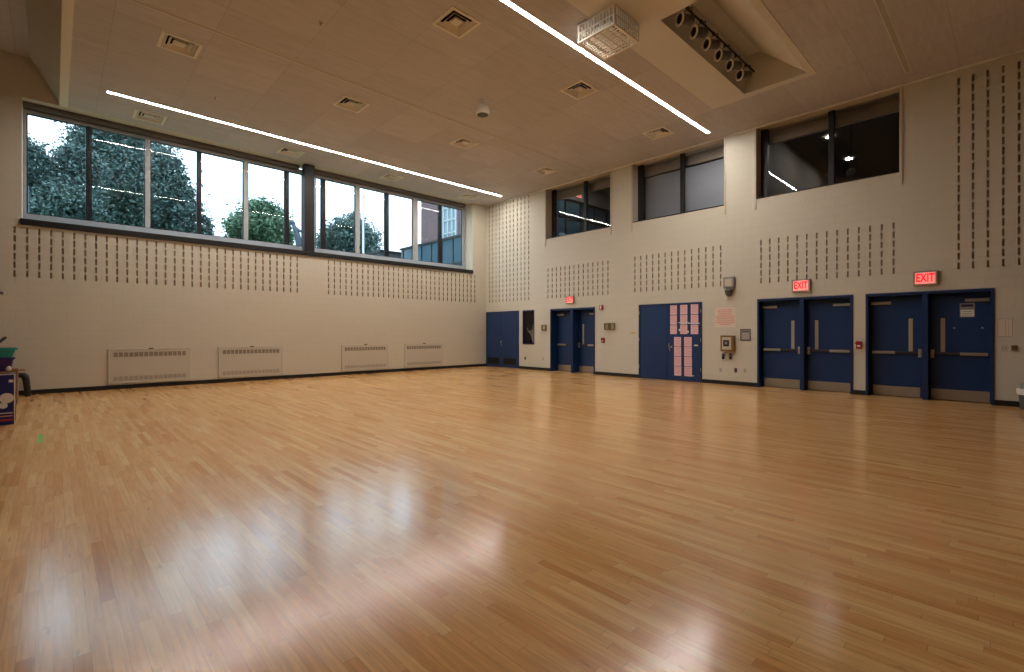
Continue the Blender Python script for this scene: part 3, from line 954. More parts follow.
# defibrillator cabinet
r = empty('defibrillator_cabinet', (D2, 5.16, 0.87))
MB('wood').box(D2 - 0.10, D2 - 0.001, 4.985, 5.335, 0.87, 1.28).build('cabinet', r, bevel=0.008)
dr = MB('offwhite').box(D2 - 0.11, D2 - 0.10, 5.05, 5.29, 0.915, 1.235).build('door', r, bevel=0.005)
MB('black').box(D2 - 0.113, D2 - 0.11, 5.105, 5.255, 1.0, 1.16).build('display', dr, bevel=0.003)
MB('grey').box(D2 - 0.116, D2 - 0.113, 5.15, 5.215, 1.05, 1.12).build('badge', dr)
tag(r, 'gold framed defibrillator cabinet with a white front between the blue doors', 'cabinet')
r = empty('wall_phone', (D2, 5.29, 0.66))
MB('black').box(D2 - 0.05, D2 - 0.001, 5.258, 5.322, 0.66, 0.80).build('body', r, bevel=0.012)
MB('dgrey').box(D2 - 0.06, D2 - 0.05, 5.27, 5.31, 0.74, 0.79).build('grille', r, bevel=0.004)
tag(r, 'small black handset box hanging below the left corner of the defibrillator', 'phone')
r = empty('key_box', (D2, 5.11, 0.66))
MB('dgrey').box(D2 - 0.045, D2 - 0.001, 5.078, 5.142, 0.665, 0.815).build('body', r, bevel=0.012)
MB('grey').lathe([(0.016, 0), (0.016, 0.01)], (D2 - 0.046, 5.11, 0.76), (-1, 0, 0), 12).build('dial', r)
tag(r, 'small grey key box below the right corner of the defibrillator', 'box')
wallbox('cable_cover', 5.195, 5.208, 0.62, 0.865, 0.01, 'offwhite', 'thin vertical cable cover under the defibrillator cabinet', 'cable', bevel=0.002)
wallbox('room_tag', 7.93, 8.09, 1.325, 1.370, 0.006, 'yellow', 'small yellow room tag left of the papered blue door', 'sign', bevel=0.001)
o = MB('yellow').box(12.43, 12.52, D1 - 0.006, D1 - 0.0005, 1.34, 1.385).build('room_tag', origin=(12.47, D1, 1.34))
tag(o, 'small yellow tag on the window wall close to the far corner', 'sign')

# things right of the nearest doors
r = empty('wall_notice', (D2, 0.137, 1.28))
MB('poster').box(D2 - 0.003, D2 - 0.0005, 0.04, 0.232, 1.28, 1.61).build('sheet', r)
mb = MB('grey').frame('x', 0.04, 0.232, 1.28, 1.61, 0.006, D2 - 0.005, D2 - 0.003)
mb.box(D2 - 0.0045, D2 - 0.003, 0.13, 0.134, 1.29, 1.6); mb.box(D2 - 0.0045, D2 - 0.003, 0.09, 0.094, 1.29, 1.6)
mb.build('ruling', r)
tag(r, 'white ruled paper notice on the wall right of the nearest blue doors', 'notice')
r = empty('light_switch', (D2, 0.15, 1.01))
MB('offwhite').box(D2 - 0.008, D2 - 0.0005, 0.105, 0.19, 1.005, 1.125).build('cover_plate', r, bevel=0.002)
for y in (0.127, 0.168): MB('grey').box(D2 - 0.014, D2 - 0.008, y - 0.008, y + 0.008, 1.05, 1.08).build('toggle', r, bevel=0.002)
tag(r, 'pale double light switch right of the nearest blue doors', 'switch')
r = empty('door_button', (D2, 0.02, 1.02))
MB('wood').box(D2 - 0.03, D2 - 0.001, -0.018, 0.057, 1.02, 1.122).build('plate', r, bevel=0.004)
MB('dgrey').lathe([(0.022, 0), (0.02, 0.008)], (D2 - 0.03, 0.02, 1.07), (-1, 0, 0), 12).build('button', r)
tag(r, 'brown square wall button at the far right beside the light switch', 'button')

# sign on the nearest door, and paper sheets on the third
XL = D2 + 0.20
r = empty('door_sign', (XL, 0.655, 1.65))
MB('grey').box(XL - 0.004, XL - 0.0005, 0.548, 0.762, 1.655, 1.93).build('sheet', r)
mb = MB('boxblue').box(XL - 0.0052, XL - 0.004, 0.57, 0.74, 1.86, 1.905)
mb.build('print_header', r)
mb = MB('white').box(XL - 0.0052, XL - 0.004, 0.56, 0.75, 1.67, 1.80)
mb.use('grey')
for k in range(3): mb.box(XL - 0.0064, XL - 0.0052, 0.58, 0.73, 1.69 + k * 0.035, 1.70 + k * 0.035)
mb.build('print', r)
tag(r, 'blue and white paper sign taped high on the nearest blue door', 'sign')
for y, lab in ((0.842, 'small round chrome stud on the nearest door, the left of two'), (0.443, 'small round chrome stud on the nearest door, the right of two')):
    o = MB('steel').lathe([(0.016, 0), (0.014, 0.01), (0.0, 0.014)], (XL - 0.0005, y, 1.445), (-1, 0, 0), 12, cap1=False).build('door_stud', origin=(XL, y, 1.445))
    tag(o, lab, 'stud', 'chrome studs on the nearest door')


def paper(y0, y1, z0, z1, label):
    r = empty('paper_sheet', (D2 - 0.002, (y0 + y1) / 2, z0))
    MB('paper').box(D2 - 0.0040, D2 - 0.0025, y0, y1, z0, z1).build('sheet', r)
    mb = MB('paperink')
    mb.box(D2 - 0.0050, D2 - 0.0040, y0 + 0.04, y1 - 0.04, z1 - 0.05, z1 - 0.035)
    n = int((z1 - z0 - 0.09) / 0.03)
    for k in range(n):
        z = z1 - 0.085 - k * 0.03
        mb.box(D2 - 0.0050, D2 - 0.0040, y0 + 0.025, y1 - 0.025 - (0.05 if k % 3 == 2 else 0), z - 0.006, z + 0.002)
    mb.build('print', r)
    return tag(r, label, 'paper', 'pink papers on the blue door')


rows3 = ('top', 'middle', 'bottom')
for c, (y0, y1) in enumerate(((6.595, 6.795), (6.285, 6.497), (5.975, 6.187))):
    for k, (z0, z1) in enumerate(((1.862, 2.13), (1.582, 1.845), (1.315, 1.565))):
        paper(y0, y1, z0, z1, 'pink paper, %s of the %s column in the upper block on the blue door' % (rows3[k], ('left', 'centre', 'right')[c]))
rows4 = ('top', 'second', 'third', 'bottom')
for c, (y0, y1) in enumerate(((6.47, 6.68), (6.16, 6.38))):
    for k in range(4):
        z1 = 1.232 - k * 0.275
        paper(y0 - 0.002 * k, y1 - 0.002 * k, z1 - 0.262, z1, 'pink paper, %s of the %s column in the lower block on the blue door' % (rows4[k], ('left', 'right')[c]))
for i, (y0, y1, z0, z1) in enumerate(((6.23, 6.55, 1.62, 1.645), (5.93, 6.26, 1.60, 1.625), (6.49, 6.54, 1.40, 1.46), (6.24, 6.29, 1.35, 1.41), (6.09, 6.17, 0.155, 0.18))):
    o = MB('tape').box(D2 - 0.0062, D2 - 0.0052, y0, y1, z0, z1).build('tape_strip', origin=(D2, (y0 + y1) / 2, z0))
    tag(o, ['long strip of tape across the centre paper column on the door', 'long strip of tape across the right paper column on the door',
            'short bit of tape left of the centre paper column', 'short bit of tape right of the centre paper column', 'torn tape at the foot of the right lower paper column'][i], 'tape', 'tape on the papered door')

# ---------------------------------------------------------------- heater covers on the window wall
def heater(x0, x1, z0, z1):
    r = empty('wall_heater', (x0, D1, z0))
    Y = D1
    mb = MB('heater')
    mb.box(x0, x1, Y - 0.03, Y - 0.001, z0, z1)
    mb.frame('y', x0 - 0.02, x1 + 0.02, z0 - 0.02, z1 + 0.02, 0.03, Y - 0.036, Y - 0.001)
    mb.build('cover', r, bevel=0.003)
    n = 15
    a, b = x0 + 0.07, x1 - 0.07
    w = (b - a) / n
    for nm, zz0, zz1, md in (('outlet_grille', z1 - 0.175, z1 - 0.065, 'heatdark'), ('intake_grille', z0 + 0.05, z0 + 0.145, 'heatdark2')):
        mb = MB(md).box(a, b, Y - 0.0315, Y - 0.030, zz0, zz1)
        mb.use('heater')
        for k in range(n + 1): mb.box(a + k * w - 0.008, a + k * w + 0.008, Y - 0.035, Y - 0.0315, zz0, zz1)
        for k in range(4):
            z = zz0 + (k + 0.5) * (zz1 - zz0) / 4
            mb.box(a, b, Y - 0.034, Y - 0.0315, z - 0.003, z + 0.003)
        mb.build(nm, r)
    xm = (x0 + x1) / 2
    MB('dgrey').box(xm - 0.045, xm + 0.045, Y - 0.05, Y - 0.001, z1 + 0.005, z1 + 0.035).build('air_vent', r, bevel=0.004)
    return r


h0 = heater(0.95, 2.55, 0.155, 0.945)
HX = ((0.95, 'flush beige wall heater, the one nearest the blue carton at left'), (3.235, 'flush beige wall heater, second from the blue carton along the window wall'),
      (6.66, 'flush beige wall heater, third from the blue carton along the window wall'), (8.935, 'flush beige wall heater, the one nearest the far corner'))
for i, (x, lab) in enumerate(HX):
    o = h0 if i == 0 else copy_tree(h0)
    o.location.x = x
    tag(o, lab, 'heater', 'flush heaters below the long window')

# little round device on window wall at the left edge
r = empty('wall_sensor', (-0.80, D1, 2.17))
MB('offwhite').lathe([(0.06, 0.0), (0.06, 0.015), (0.05, 0.03)], (-0.80, D1 - 0.001, 2.19), (0, -1, 0), 20).build('base', r)
MB('dgrey').lathe([(0.03, 0.0), (0.028, 0.012)], (-0.80, D1 - 0.031, 2.19), (0, -1, 0), 16).build('lens', r)
tag(r, 'small round sensor on the window wall at the left edge, below the slots', 'sensor')


# ---------------------------------------------------------------- ceiling fittings
def diffuser(x, y):
    r = empty('air_diffuser', (x, y, H))
    mb = MB('diff').frame('z', x - 0.30, x + 0.30, y - 0.30, y + 0.30, 0.055, H - 0.012, H - 0.0005)
    mb.build('frame', r, bevel=0.002)
    for k, (ro, ri) in enumerate(((0.240, 0.195), (0.175, 0.13), (0.11, 0.065))):
        def sq(rr, z): return [(x - rr, y - rr, z), (x + rr, y - rr, z), (x + rr, y + rr, z), (x - rr, y + rr, z)]
        mb = MB('diff')
        zl = H - 0.004 + 0.004 * k
        mb.loft([sq(ri, zl + 0.045), sq(ro, zl), sq(ro - 0.004, zl - 0.004), sq(ri - 0.004, zl + 0.041)], False, False, closed=True)
        mb.build('louvre_ring', r)
    MB('diff').box(x - 0.075, x + 0.075, y - 0.075, y + 0.075, H + 0.012, H + 0.018).build('centre_plate', r)
    return r


df0 = diffuser(*DIFF[0])
rowname = ['the row past the window strip light', 'the row beside the long window', 'the row near the projector cage']
cols_ = [4, 4, 3]; k = 0
for rr in range(3):
    for c in range(cols_[rr]):
        o = df0 if k == 0 else copy_tree(df0)
        o.location = (DIFF[k][0], DIFF[k][1], H)
        tag(o, 'square ceiling air diffuser, %s from left in %s' % (('first', 'second', 'third', 'fourth')[c], rowname[rr]), 'air vent', 'square ceiling diffusers')
        k += 1

for y, lit in STRIPS:
    x0 = SX0 if y != 1.46 else 2.0
    r = empty('strip_light', ((x0 + SX1) / 2, y, H))
    MB('diff').frame('z', x0 - 0.008, SX1 + 0.008, y - 0.05, y + 0.05, 0.012, H - 0.006, H - 0.0005).build('trim_ring', r)
    MB('strip' if lit else 'stripoff').box(x0 + 0.006, SX1 - 0.006, y - 0.037, y + 0.037, H - 0.005, H - 0.0005).build('lens', r)
    tag(r, {13.35: 'lit slim recessed strip light running beside the long window', 9.40: 'unlit slim strip light between the two lit ones, past the hanging speaker',
            5.45: 'lit slim recessed strip light passing the projector cage', 1.46: 'unlit pale grey strip light nearest the viewer at top right'}[y], 'strip light', 'recessed strip lights in the ceiling')

# pendant speaker
sx_, sy_ = 6.85, 8.12
r = empty('pendant_speaker', (sx_, sy_, H))
MB('white').lathe([(0.03, 0), (0.03, -0.02), (0.008, -0.03), (0.006, -0.10)], (sx_, sy_, H - 0.0005), n=12).build('stem', r)
MB('white').lathe([(0.02, -0.08), (0.06, -0.10), (0.125, -0.17), (0.155, -0.25), (0.15, -0.31), (0.13, -0.33)], (sx_, sy_, H), n=24, cap1=False).build('shell', r, smooth=True)
MB('dgrey').lathe([(0.13, -0.325), (0.11, -0.335), (0.0, -0.338)], (sx_, sy_, H), n=24, cap1=False).build('grille', r)
tag(r, 'white rounded speaker hanging from the ceiling between the strip lights', 'speaker')
# small sprinkler heads
for i, (x, y, lab) in enumerate(((2.55, 12.05, 'tiny sprinkler head in the ceiling near the left lit strip'), (3.2, 7.95, 'tiny round sprinkler head near the top edge left of centre'),
                      (8.9, 12.1, 'tiny sprinkler head in the ceiling between the middle diffusers and window strip'))):
    r = empty('sprinkler_head', (x, y, H))
    MB('diff').lathe([(0.045, 0), (0.045, -0.006), (0.03, -0.012)], (x, y, H - 0.0005), n=16).build('plate', r)
    MB('steel').lathe([(0.012, -0.012), (0.012, -0.035), (0.022, -0.04), (0.022, -0.043)], (x, y, H), n=12).build('nozzle', r)
    tag(r, lab, 'sprinkler', 'ceiling sprinkler heads')

# projector in its guard cage
cx0, cx1, cy0, cy1, cz0, cz1 = 6.31, 7.03, 4.31, 5.03, 6.16, 6.474
r = empty('projector_cage', ((cx0 + cx1) / 2, (cy0 + cy1) / 2, cz1))


def lattice(mb, axis, a0, a1, b0, b1, d, na, nb, t=0.012, bw=0.03):
    """axis plane as in frame(): na openings along a, nb along b"""
    mb.frame(axis, a0, a1, b0, b1, bw, d - t / 2, d + t / 2)
    wa = (a1 - a0 - 2 * bw) / na; wb = (b1 - b0 - 2 * bw) / nb
    def bx(p0, p1, q0, q1):
        if axis == 'x': mb.box(d - t / 2, d + t / 2, p0, p1, q0, q1)
        elif axis == 'y': mb.box(p0, p1, d - t / 2, d + t / 2, q0, q1)
        else: mb.box(p0, p1, q0, q1, d - t / 2, d + t / 2)
    for k in range(1, na): bx(a0 + bw + k * wa - 0.0075, a0 + bw + k * wa + 0.0075, b0 + bw, b1 - bw)
    for k in range(1, nb): bx(a0 + bw, a1 - bw, b0 + bw + k * wb - 0.012, b0 + bw + k * wb + 0.012)


for (ax, a0, a1, b0, b1, d, nb) in (('x', cy0, cy1, cz0, cz1, cx0 + 0.006, 2), ('x', cy0, cy1, cz0, cz1, cx1 - 0.006, 2),
                                     ('y', cx0 + 0.012, cx1 - 0.012, cz0, cz1, cy0 + 0.006, 2), ('y', cx0 + 0.012, cx1 - 0.012, cz0, cz1, cy1 - 0.006, 2)):
    mb = MB('cage'); lattice(mb, ax, a0, a1, b0, b1, d, 11, nb); mb.build('side_grille', r)
mb = MB('cage'); lattice(mb, 'z', cx0 + 0.012, cx1 - 0.012, cy0 + 0.012, cy1 - 0.012, cz0 + 0.006, 10, 5); mb.build('bottom_grille', r)
tag(r, 'white slotted guard cage fixed to the ceiling beside the lit strip', 'cage')
r = empty('projector', (6.68, 4.68, 6.47))
MB('white').box(6.47, 6.88, 4.47, 4.90, 6.235, 6.37).build('body', r, bevel=0.015)
MB('black').lathe([(0.055, 0), (0.06, 0.03), (0.05, 0.03), (0.045, 0.01)], (6.80, 4.47, 6.30), (0, -1, 0), 18).build('lens', r)
mb = MB('black')
for k in range(5): mb.box(6.52 + k * 0.03, 6.54 + k * 0.03, 4.466, 4.470, 6.25, 6.345)
mb.build('vent_slots', r)
MB('grey').lathe([(0.03, 0), (0.03, 0.115), (0.07, 0.118), (0.07, 0.125)], (6.68, 4.68, 6.355), n=14).build('ceiling_mount', r)
tag(r, 'white projector with a black lens inside the ceiling cage', 'projector')

# row of tubular spotlights in the well
def spot(x):
    y, z = 3.86, H + 0.09
    r = empty('spotlight', (x, y, z))
    ax = Vector((-0.87, 0.42, -0.12)).normalized()
    c = Vector((x, y, z))
    mb = MB('dgrey').lathe([(0.05, -0.26), (0.078, -0.24), (0.085, -0.02), (0.085, 0.0)], c, ax, 20, cap1=False)
    mb.build('barrel', r)
    MB('cage').lathe([(0.080, 0.0), (0.112, 0.0), (0.112, 0.018), (0.080, 0.018)], c, ax, 24, cap0=False, cap1=False).build('rim', r)
    MB('dark').lathe([(0.082, -0.03), (0.0, -0.04)], c, ax, 20, cap0=False, cap1=False).build('lens', r)
    e = c - ax * 0.15
    mb = MB('black').tube([(e.x - 0.03, e.y - 0.09, e.z), (e.x - 0.02, e.y - 0.09, e.z + 0.15), (e.x, e.y, e.z + 0.18), (e.x + 0.02, e.y + 0.07, e.z + 0.15), (e.x + 0.03, e.y + 0.07, e.z)], 0.010, 6)
    mb.box(e.x - 0.02, e.x + 0.02, e.y - 0.02, e.y + 0.02, e.z + 0.17, e.z + 0.22)
    mb.build('yoke', r)
    return r


s0 = spot(0)
for i in range(6):
    o = s0 if i == 0 else copy_tree(s0)
    o.location.x = 7.545 + i * 0.503
    tag(o, 'tubular spotlight with a pale rim, %s of six in the ceiling well' % ('leftmost', 'second from left', 'third from left', 'fourth from left', 'fifth from left', 'rightmost')[i], 'spotlight', 'spotlights in the ceiling well')
o = MB('black').tube([(7.22, 3.82, H + 0.315), (10.72, 3.82, H + 0.385)], 0.018, 8).build('lighting_pipe', origin=(9, 3.82, H + 0.315))
tag(o, 'dark pipe the six spotlights hang from, inside the ceiling well', 'pipe')

# ---------------------------------------------------------------- things at the left edge
bx0, bx1, by0, by1, bh = -1.35, -0.42, 10.22, 10.62, 0.74
r = empty('printed_carton', ((bx0 + bx1) / 2, (by0 + by1) / 2, 0))
cb = MB('boxblue').box(bx0, bx1, by0, by1, 0.001, bh).build('carton', r, bevel=0.006)
fy = by0
mb = MB('white2')
mb.lathe([(0.075, 0), (0.075, 0.0015)], (-0.50, fy - 0.0005, 0.39), (0, -1, 0), 24)
mb.lathe([(0.045, 0.002), (0.045, 0.003)], (-0.535, fy - 0.0005, 0.285), (0, -1, 0), 20)
mb.use('greenp').lathe([(0.05, 0), (0.05, 0.0015)], (-0.62, fy - 0.0005, 0.45), (0, -1, 0), 20)
mb.use('white2').box(-0.48, -0.435, fy - 0.002, fy - 0.0005, 0.62, 0.66)
mb.box(-1.0, -0.44, fy - 0.002, fy - 0.0005, 0.165, 0.178)
mb.use('posterink').box(-1.0, -0.44, fy - 0.002, fy - 0.0005, 0.12, 0.135)
mb.use('redp').box(-1.0, -0.44, fy - 0.002, fy - 0.0005, 0.055, 0.085)
mb.build('print', cb)
mb = MB('white2')
for x in (bx0, bx1):
    mb.box(x - 0.006, x + 0.006, fy - 0.004, fy + 0.004, 0.001, bh)
mb.box(bx0, bx1, fy - 0.004, fy + 0.004, bh - 0.008, bh + 0.003)
mb.build('white_edge', cb)
tag(r, 'navy blue printed carton with white shapes standing on the floor at left', 'box')
o = MB('cardboard').box(-1.3, -0.50, 10.24, 10.60, bh + 0.004, bh + 0.04).build('wooden_board', origin=(-0.9, 10.42, bh), bevel=0.004)
tag(o, 'thin tan board lying flat on top of the navy carton', 'board')


def basket(x, y, z, r0, r1, h_, m, label, lid=None):
    rt = empty('basket', (x, y, z))
    def sq(rr, zz, k=1.0): return [(x + rr * k * c, y + rr * 0.8 * s, zz) for c, s in ((-1, -1), (-.8, -1.08), (.8, -1.08), (1, -1), (1, 1), (.8, 1.08), (-.8, 1.08), (-1, 1))]
    MB(m).loft([sq(r0, z), sq(r1, z + h_), sq(r1 - 0.01, z + h_), sq(r0 - 0.01, z + 0.01)], cap1=True).build('tub', rt)
    mb = MB(m); mb.loft([sq(r1 + 0.012, z + h_ - 0.03), sq(r1 + 0.012, z + h_), sq(r1 - 0.004, z + h_), sq(r1 - 0.004, z + h_ - 0.03)], False, False, closed=True)
    mb.build('rim', rt)
    tag(rt, label, 'basket', 'stacked coloured baskets')


basket(-0.60, 10.42, bh + 0.042, 0.13, 0.165, 0.20, 'purple', 'dark purple plastic basket standing on the board on the carton')
basket(-0.60, 10.42, bh + 0.244, 0.15, 0.19, 0.14, 'teal', 'teal plastic basket stacked on top of the purple one')
o = MB('dgrey').tube([(-0.68, 10.40, bh + 0.27), (-0.64, 10.36, bh + 0.40), (-0.53, 10.34, bh + 0.53), (-0.51, 10.34, bh + 0.55)], [0.014, 0.014, 0.022, 0.014], 8).build('brush', origin=(-0.68, 10.4, bh + 0.27))
tag(o, 'dark brush handle sticking up out of the teal basket', 'brush')
o = MB('white2').loft([[(-0.53, 10.24, bh + 0.041), (-0.43, 10.24, bh + 0.041), (-0.43, 10.30, bh + 0.041), (-0.53, 10.30, bh + 0.041)],
                       [(-0.51, 10.25, bh + 0.11), (-0.46, 10.25, bh + 0.14), (-0.46, 10.29, bh + 0.14), (-0.51, 10.29, bh + 0.11)]]).build('crumpled_cloth', origin=(-0.53, 10.3, bh))
o.modifiers.new('soften', 'SUBSURF').levels = 2
o.modifiers['soften'].render_levels = 2
tag(o, 'crumpled white cloth on the board beside the purple basket', 'cloth')
# low black bench near the wall behind the carton
r = empty('low_bench', (-1.0, 14.4, 0))
MB('black').box(-1.9, -0.50, 14.42, 14.74, 0.43, 0.49).build('seat', r, bevel=0.01)
for x, y in ((-0.44, 14.48), (-0.44, 14.68), (-1.85, 14.48), (-1.85, 14.68)):
    s = 1 if x > -1 else -1
    MB('black').tube([(x - s * 0.10, y, 0.455), (x - s * 0.03, y, 0.445), (x, y, 0.41), (x + s * 0.015, y, 0.33), (x + s * 0.04, y, 0.03), (x + s * 0.04, y, 0.002)], [0.045, 0.055, 0.06, 0.055, 0.05, 0.05], 10).build('leg', r, smooth=True)
tag(r, 'low black bench with rounded thick legs against the window wall', 'bench')
r = empty('cardboard_box', (-0.66, 13.3, 0))
MB('cardboard').box(-0.93, -0.50, 13.1, 13.5, 0.001, 0.66).build('carton', r, bevel=0.004)
MB('cardboard').box(-0.93, -0.50, 13.085, 13.10, 0.56, 0.665).build('flap', r)
MB('cardboard').box(-0.50, -0.40, 13.1, 13.5, 0.625, 0.64).build('flap', r)
tag(r, 'brown open cardboard box between the navy carton and the black bench', 'box')
o = MB('greentape').box(-0.15, -0.10, 8.25, 8.95, 0.0004, 0.0015).build('floor_tape', origin=(-0.13, 8.65, 0))
tag(o, 'short green tape mark on the wooden floor near the left edge', 'tape')

# waste bin at the right edge
wx, wy = 12.40, -0.175
r = empty('waste_bin', (wx, wy, 0))
MB('dgrey').lathe([(0.115, 0.0), (0.125, 0.01), (0.15, 0.34), (0.15, 0.345)], (wx, wy, 0.001), n=24).build('body', r)
MB('white').lathe([(0.165, 0.26), (0.17, 0.33), (0.168, 0.36), (0.15, 0.365), (0.15, 0.33)], (wx, wy, 0.001), n=24, cap0=False, cap1=False).build('bag_rim', r)
MB('grey').lathe([(0.12, 0.34), (0.12, 0.44), (0.10, 0.48), (0.02, 0.50)], (wx, wy, 0.001), n=24).build('swing_lid', r)
tag(r, 'grey waste bin with a white rim standing at the right edge', 'bin')

# ---------------------------------------------------------------- outdoors
mb = MB('ground'); mb.box(-80, 90, D1 + 0.7, 140, -0.3, -0.1)
tag(mb.build('ground'), kind='structure')


def leaf_mat(name, c1, c2):
    m = bpy.data.materials.new(name); m.use_nodes = True
    n, l = m.node_tree.nodes, m.node_tree.links
    p = n['Principled BSDF']; p.inputs['Roughness'].default_value = 0.55
    p.inputs['Specular IOR Level'].default_value = 0.4
    tc = n.new('ShaderNodeTexCoord'); nz = n.new('ShaderNodeTexNoise'); nz.inputs['Scale'].default_value = 0.9
    nz.inputs['Detail'].default_value = 5
    l.new(tc.outputs['Object'], nz.inputs['Vector'])
    mr = n.new('ShaderNodeMapRange'); mr.inputs[1].default_value = 0.35; mr.inputs[2].default_value = 0.65
    l.new(nz.outputs['Fac'], mr.inputs[0])
    mx = n.new('ShaderNodeMix'); mx.data_type = 'RGBA'
    mx.inputs[6].default_value = c1; mx.inputs[7].default_value = c2
    l.new(mr.outputs[0], mx.inputs[0]); l.new(mx.outputs[2], p.inputs['Base Color'])
    return m


M['leafA'] = leaf_mat('teal_green_leaves', srgb(44, 68, 66), srgb(74, 98, 94))  # bluish haze of the distance mixed into the leaf colour
M['leafB'] = leaf_mat('fresh_green_leaves', srgb(62, 94, 72), srgb(96, 126, 98))
M['leafC'] = leaf_mat('misty_green_leaves', srgb(56, 82, 80), srgb(84, 108, 102))  # mist is put into this leaf colour, not into the air
COSY, SINY = math.cos(YAW), math.sin(YAW)


def at(px, py, depth):
    """real position of a far object from its direction and its distance"""
    u = (px - 512) / FPX
    return Vector((depth * (u * SINY + COSY), depth * (-u * COSY + SINY), CAM_H + depth * (332.8 - py) / FPX))


def tree(base, height, blobs, nleaf, lsize, leaf, seed, label):
    """blobs: (offset xyz from the trunk axis, radii) ; leaves scattered in the outer shells of clumps"""
    rng = np.random.default_rng(seed)
    r = empty('tree', base)
    bx_, by_ = base[0], base[1]
    vol = np.array([b[3] * b[4] * b[5] for b in blobs]) ** 0.75
    cnt = (vol / vol.sum() * nleaf).astype(int)
    P = []
    for (ox, oy, oz, rx, ry, rz), c in zip(blobs, cnt):
        # clumps on the blob's shell
        nc = max(8, c // 90)
        d = rng.normal(size=(nc, 3)); d /= np.linalg.norm(d, axis=1)[:, None]
        rad = rng.uniform(0.35, 1.0, (nc, 1)) ** 0.5 * rng.uniform(0.85, 1.18, (nc, 1))
        cc = d * rad
        which = rng.integers(0, nc, c)
        j = rng.normal(size=(c, 3)) * (0.10 + 0.16 * rng.random((c, 1)))
        q = (cc[which] + j) * np.array([rx, ry, rz]) + np.array([ox, oy, oz])
        P.append(q)
    P = np.concatenate(P)
    n = len(P)
    a = rng.normal(size=(n, 3)); a /= np.linalg.norm(a, axis=1)[:, None]
    b = rng.normal(size=(n, 3)); b = np.cross(a, b); b /= np.linalg.norm(b, axis=1)[:, None]
    s = lsize * rng.uniform(0.6, 1.3, (n, 1))
    V = np.stack([P - a * s, P + b * s * 0.55, P + a * s, P - b * s * 0.55], axis=1).reshape(-1, 3)
    me = bpy.data.meshes.new('foliage')
    me.vertices.add(len(V)); me.vertices.foreach_set('co', V.astype(np.float32).ravel())
    me.loops.add(n * 4); me.loops.foreach_set('vertex_index', np.arange(n * 4, dtype=np.int32))
    me.polygons.add(n); me.polygons.foreach_set('loop_start', np.arange(0, n * 4, 4, dtype=np.int32))
    me.update(calc_edges=True)
    me.materials.append(M[leaf])
    o = bpy.data.objects.new('foliage', me); COL.objects.link(o); o.parent = r
    mb = MB('bark')
    mb.tube([(bx_, by_, 0), (bx_ + 0.05, by_, height * 0.35), (bx_, by_ + 0.05, height * 0.85)], [0.30, 0.22, 0.05], 8)
    for (ox, oy, oz, rx, ry, rz) in blobs:
        mb.tube([(bx_, by_, max(1.5, oz * 0.55)), (bx_ + ox * 0.5, by_ + oy * 0.5, oz * 0.8), (bx_ + ox, by_ + oy, oz + rz * 0.4)], [0.14, 0.09, 0.03], 6)
    mb.build('trunk', r)
    tag(r, label, 'tree')
    return r


Rv = Vector((SINY, -COSY, 0))      # the viewer's right, used to lay crowns out left to right
Fv = Vector((COSY, SINY, 0))


def crown_tree(px, depth, blobs_px, nleaf, lsize, leaf, seed, label, deep=0.8):
    b = at(px, 332.8, depth); base = (b.x, b.y, -0.1)
    out = []; rng = random.Random(seed)
    top = 0
    for (qx, qy, rpx, rpz) in blobs_px:
        off = (qx - px) / FPX * depth
        z = CAM_H + (332.8 - qy) / FPX * depth
        rx = rpx / FPX * depth; rz = rpz / FPX * depth
        dd = rng.uniform(-1, 1) * deep
        v = Rv * off + Fv * dd
        rr = (rx + rz) / 2
        out.append((v.x, v.y, z, rx, rx * 0.95, rz)); top = max(top, z)
    return tree(base, top, out, nleaf, lsize, leaf, seed, label)


crown_tree(120, 31, [(112, 150, 26, 34), (140, 165, 30, 34), (128, 128, 20, 22), (92, 165, 26, 34), (105, 118, 14, 16), (150, 195, 36, 34), (178, 212, 24, 26),
                     (120, 215, 45, 34), (168, 172, 18, 20), (182, 190, 14, 14), (195, 222, 13, 15)], 80000, 0.10, 'leafA', 3,
           'tall dark green tree filling the left half of the long window')
crown_tree(45, 21, [(42, 172, 22, 24), (62, 158, 18, 20), (35, 152, 10, 11), (60, 192, 26, 26), (35, 205, 20, 22), (75, 210, 24, 24)], 30000, 0.072, 'leafA', 8,
           'shorter dark green tree at the far left end of the long window')
crown_tree(258, 40, [(258, 222, 22, 20), (272, 228, 16, 22), (240, 232, 16, 16), (260, 207, 12, 11), (282, 240, 8, 16), (228, 240, 8, 10)], 22000, 0.13, 'leafB', 5,
           'fresh green rounded tree seen left of the black window column')
crown_tree(352, 46, [(350, 236, 24, 18), (362, 245, 18, 16), (338, 242, 16, 18), (350, 224, 14, 9), (372, 252, 10, 12), (318, 250, 9, 12), (326, 244, 8, 10)], 22000, 0.13, 'leafC', 6,
           'misty round tree seen just right of the black window column')

# flag pole
p0 = at(363.3, 332.8, 30)
zt_ = CAM_H + (332.8 - 197) / FPX * 30
r = empty('flagpole', (p0.x, p0.y, -0.1))
MB('pole').tube([(p0.x, p0.y, -0.1), (p0.x, p0.y, zt_)], [0.09, 0.05], 10).build('pole', r)
MB('pole').lathe([(0.0, -0.1), (0.11, -0.04), (0.11, 0.04), (0.0, 0.1)], (p0.x, p0.y, zt_ + 0.06), n=12, cap0=False, cap1=False).build('finial', r)
tag(r, 'white flagpole standing outside in front of the misty tree', 'flagpole')
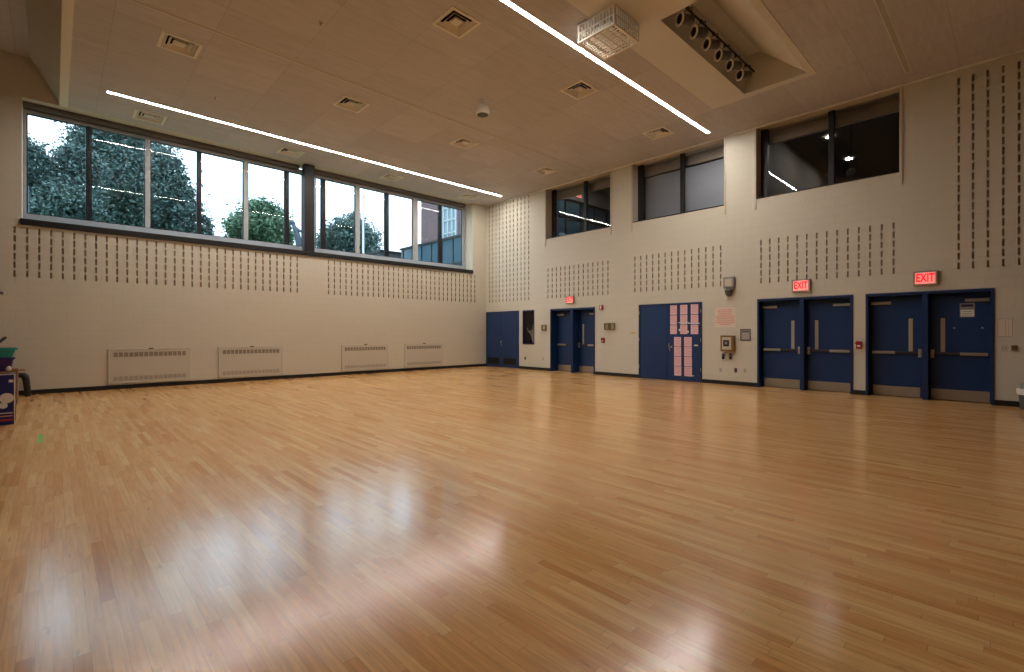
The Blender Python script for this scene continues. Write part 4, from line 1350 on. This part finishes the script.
# bent outdoor lamp
d = 20
pts = [at(300.5, 332.8, d), at(300.0, 262, d), at(298.5, 240, d), at(296.5, 232, d), at(294, 226, d), at(291.8, 222.5, d)]
r = empty('outdoor_lamp', (pts[0].x, pts[0].y, -0.1))
pts[0] = Vector((pts[0].x, pts[0].y, -0.1))
MB('lamp').tube(pts, [0.09, 0.12, 0.13, 0.11, 0.08, 0.06], 10).build('post', r, smooth=True)
mb = MB('lamp').tube([at(290.2, 221, d), at(291.5, 221.5, d), at(293.2, 223.5, d), at(294.5, 226, d)], [0.05, 0.09, 0.09, 0.05], 10); mb.build('lamp_head', r, smooth=True)
mb = MB('lamp').tube([at(294, 226.5, d), at(298, 229.5, d), at(302.5, 232.5, d)], [0.06, 0.055, 0.045], 8); mb.build('side_arm', r)
tag(r, 'dark bent lamp post outside, seen just left of the black column', 'lamp post')
# dark post outside at far left
pp = at(27.0, 332.8, 16.5)
o = MB('lamp').tube([(pp.x, pp.y, -0.1), (pp.x, pp.y, CAM_H + (332.8 - 186) / FPX * 16.5)], [0.10, 0.05], 8).build('lamp_post', origin=(pp.x, pp.y, -0.1))
tag(o, 'dark slim post outside at the extreme left of the long window', 'lamp post')

# buildings of the campus outside
r = empty('glazed_wing', (19, 26, -0.1))
gx = 16.0
MB('curtain').box(gx, 17.8, 15.6, 27.0, -0.1, 6.60).build('facade', r)
mb = MB('darkmull')
for k in range(11): mb.box(gx - 0.05, gx, 16.2 + k * 1.05, 16.26 + k * 1.05, -0.1, 6.55)
mb.box(gx - 0.06, gx, 15.6, 27.0, 5.15, 5.22)
mb.build('facade_mullions', r)
MB('darkmull').box(gx - 0.1, 17.8, 15.6, 27.05, 6.60, 6.70).build('parapet', r)
tag(r, 'low blue glazed wing outside at the right end of the long window', 'building')
r = empty('brick_tower', (20, 24, -0.1))
MB('brick').box(18.0, 28, 19.0, 27.8, -0.1, 22).build('brick_wall', r)
mb = MB('winblue').box(17.93, 18.0, 23.7, 25.5, 6.0, 14.5); gz = mb.build('stair_window', r)
mb = MB('whiteframe')
mb.frame('x', 23.7, 25.5, 6.0, 14.5, 0.12, 17.86, 17.93)
for k in range(1, 4): mb.box(17.87, 17.93, 23.7 + k * 0.45 - 0.04, 23.7 + k * 0.45 + 0.04, 6.0, 14.5)
for k in range(1, 11): mb.box(17.87, 17.93, 23.7, 25.5, 6.0 + k * 0.8 - 0.04, 6.0 + k * 0.8 + 0.04)
mb.build('window_grid', gz)
tag(r, 'tall red brown brick tower with a white gridded window outside at right', 'building')
r = empty('dark_brick_annex', (22, 34, -0.1))
a_ = at(388.5, 332.8, 30); b_ = at(416, 332.8, 34)
MB('brickdark').box(16.7, 24, 30.9, 38, -0.1, 7.05).build('brick_wall', r)
MB('darkmull').box(16.6, 24, 30.8, 38, 7.05, 7.2).build('parapet', r)
tag(r, 'low dark grey annex outside between the misty tree and glazed wing', 'building')
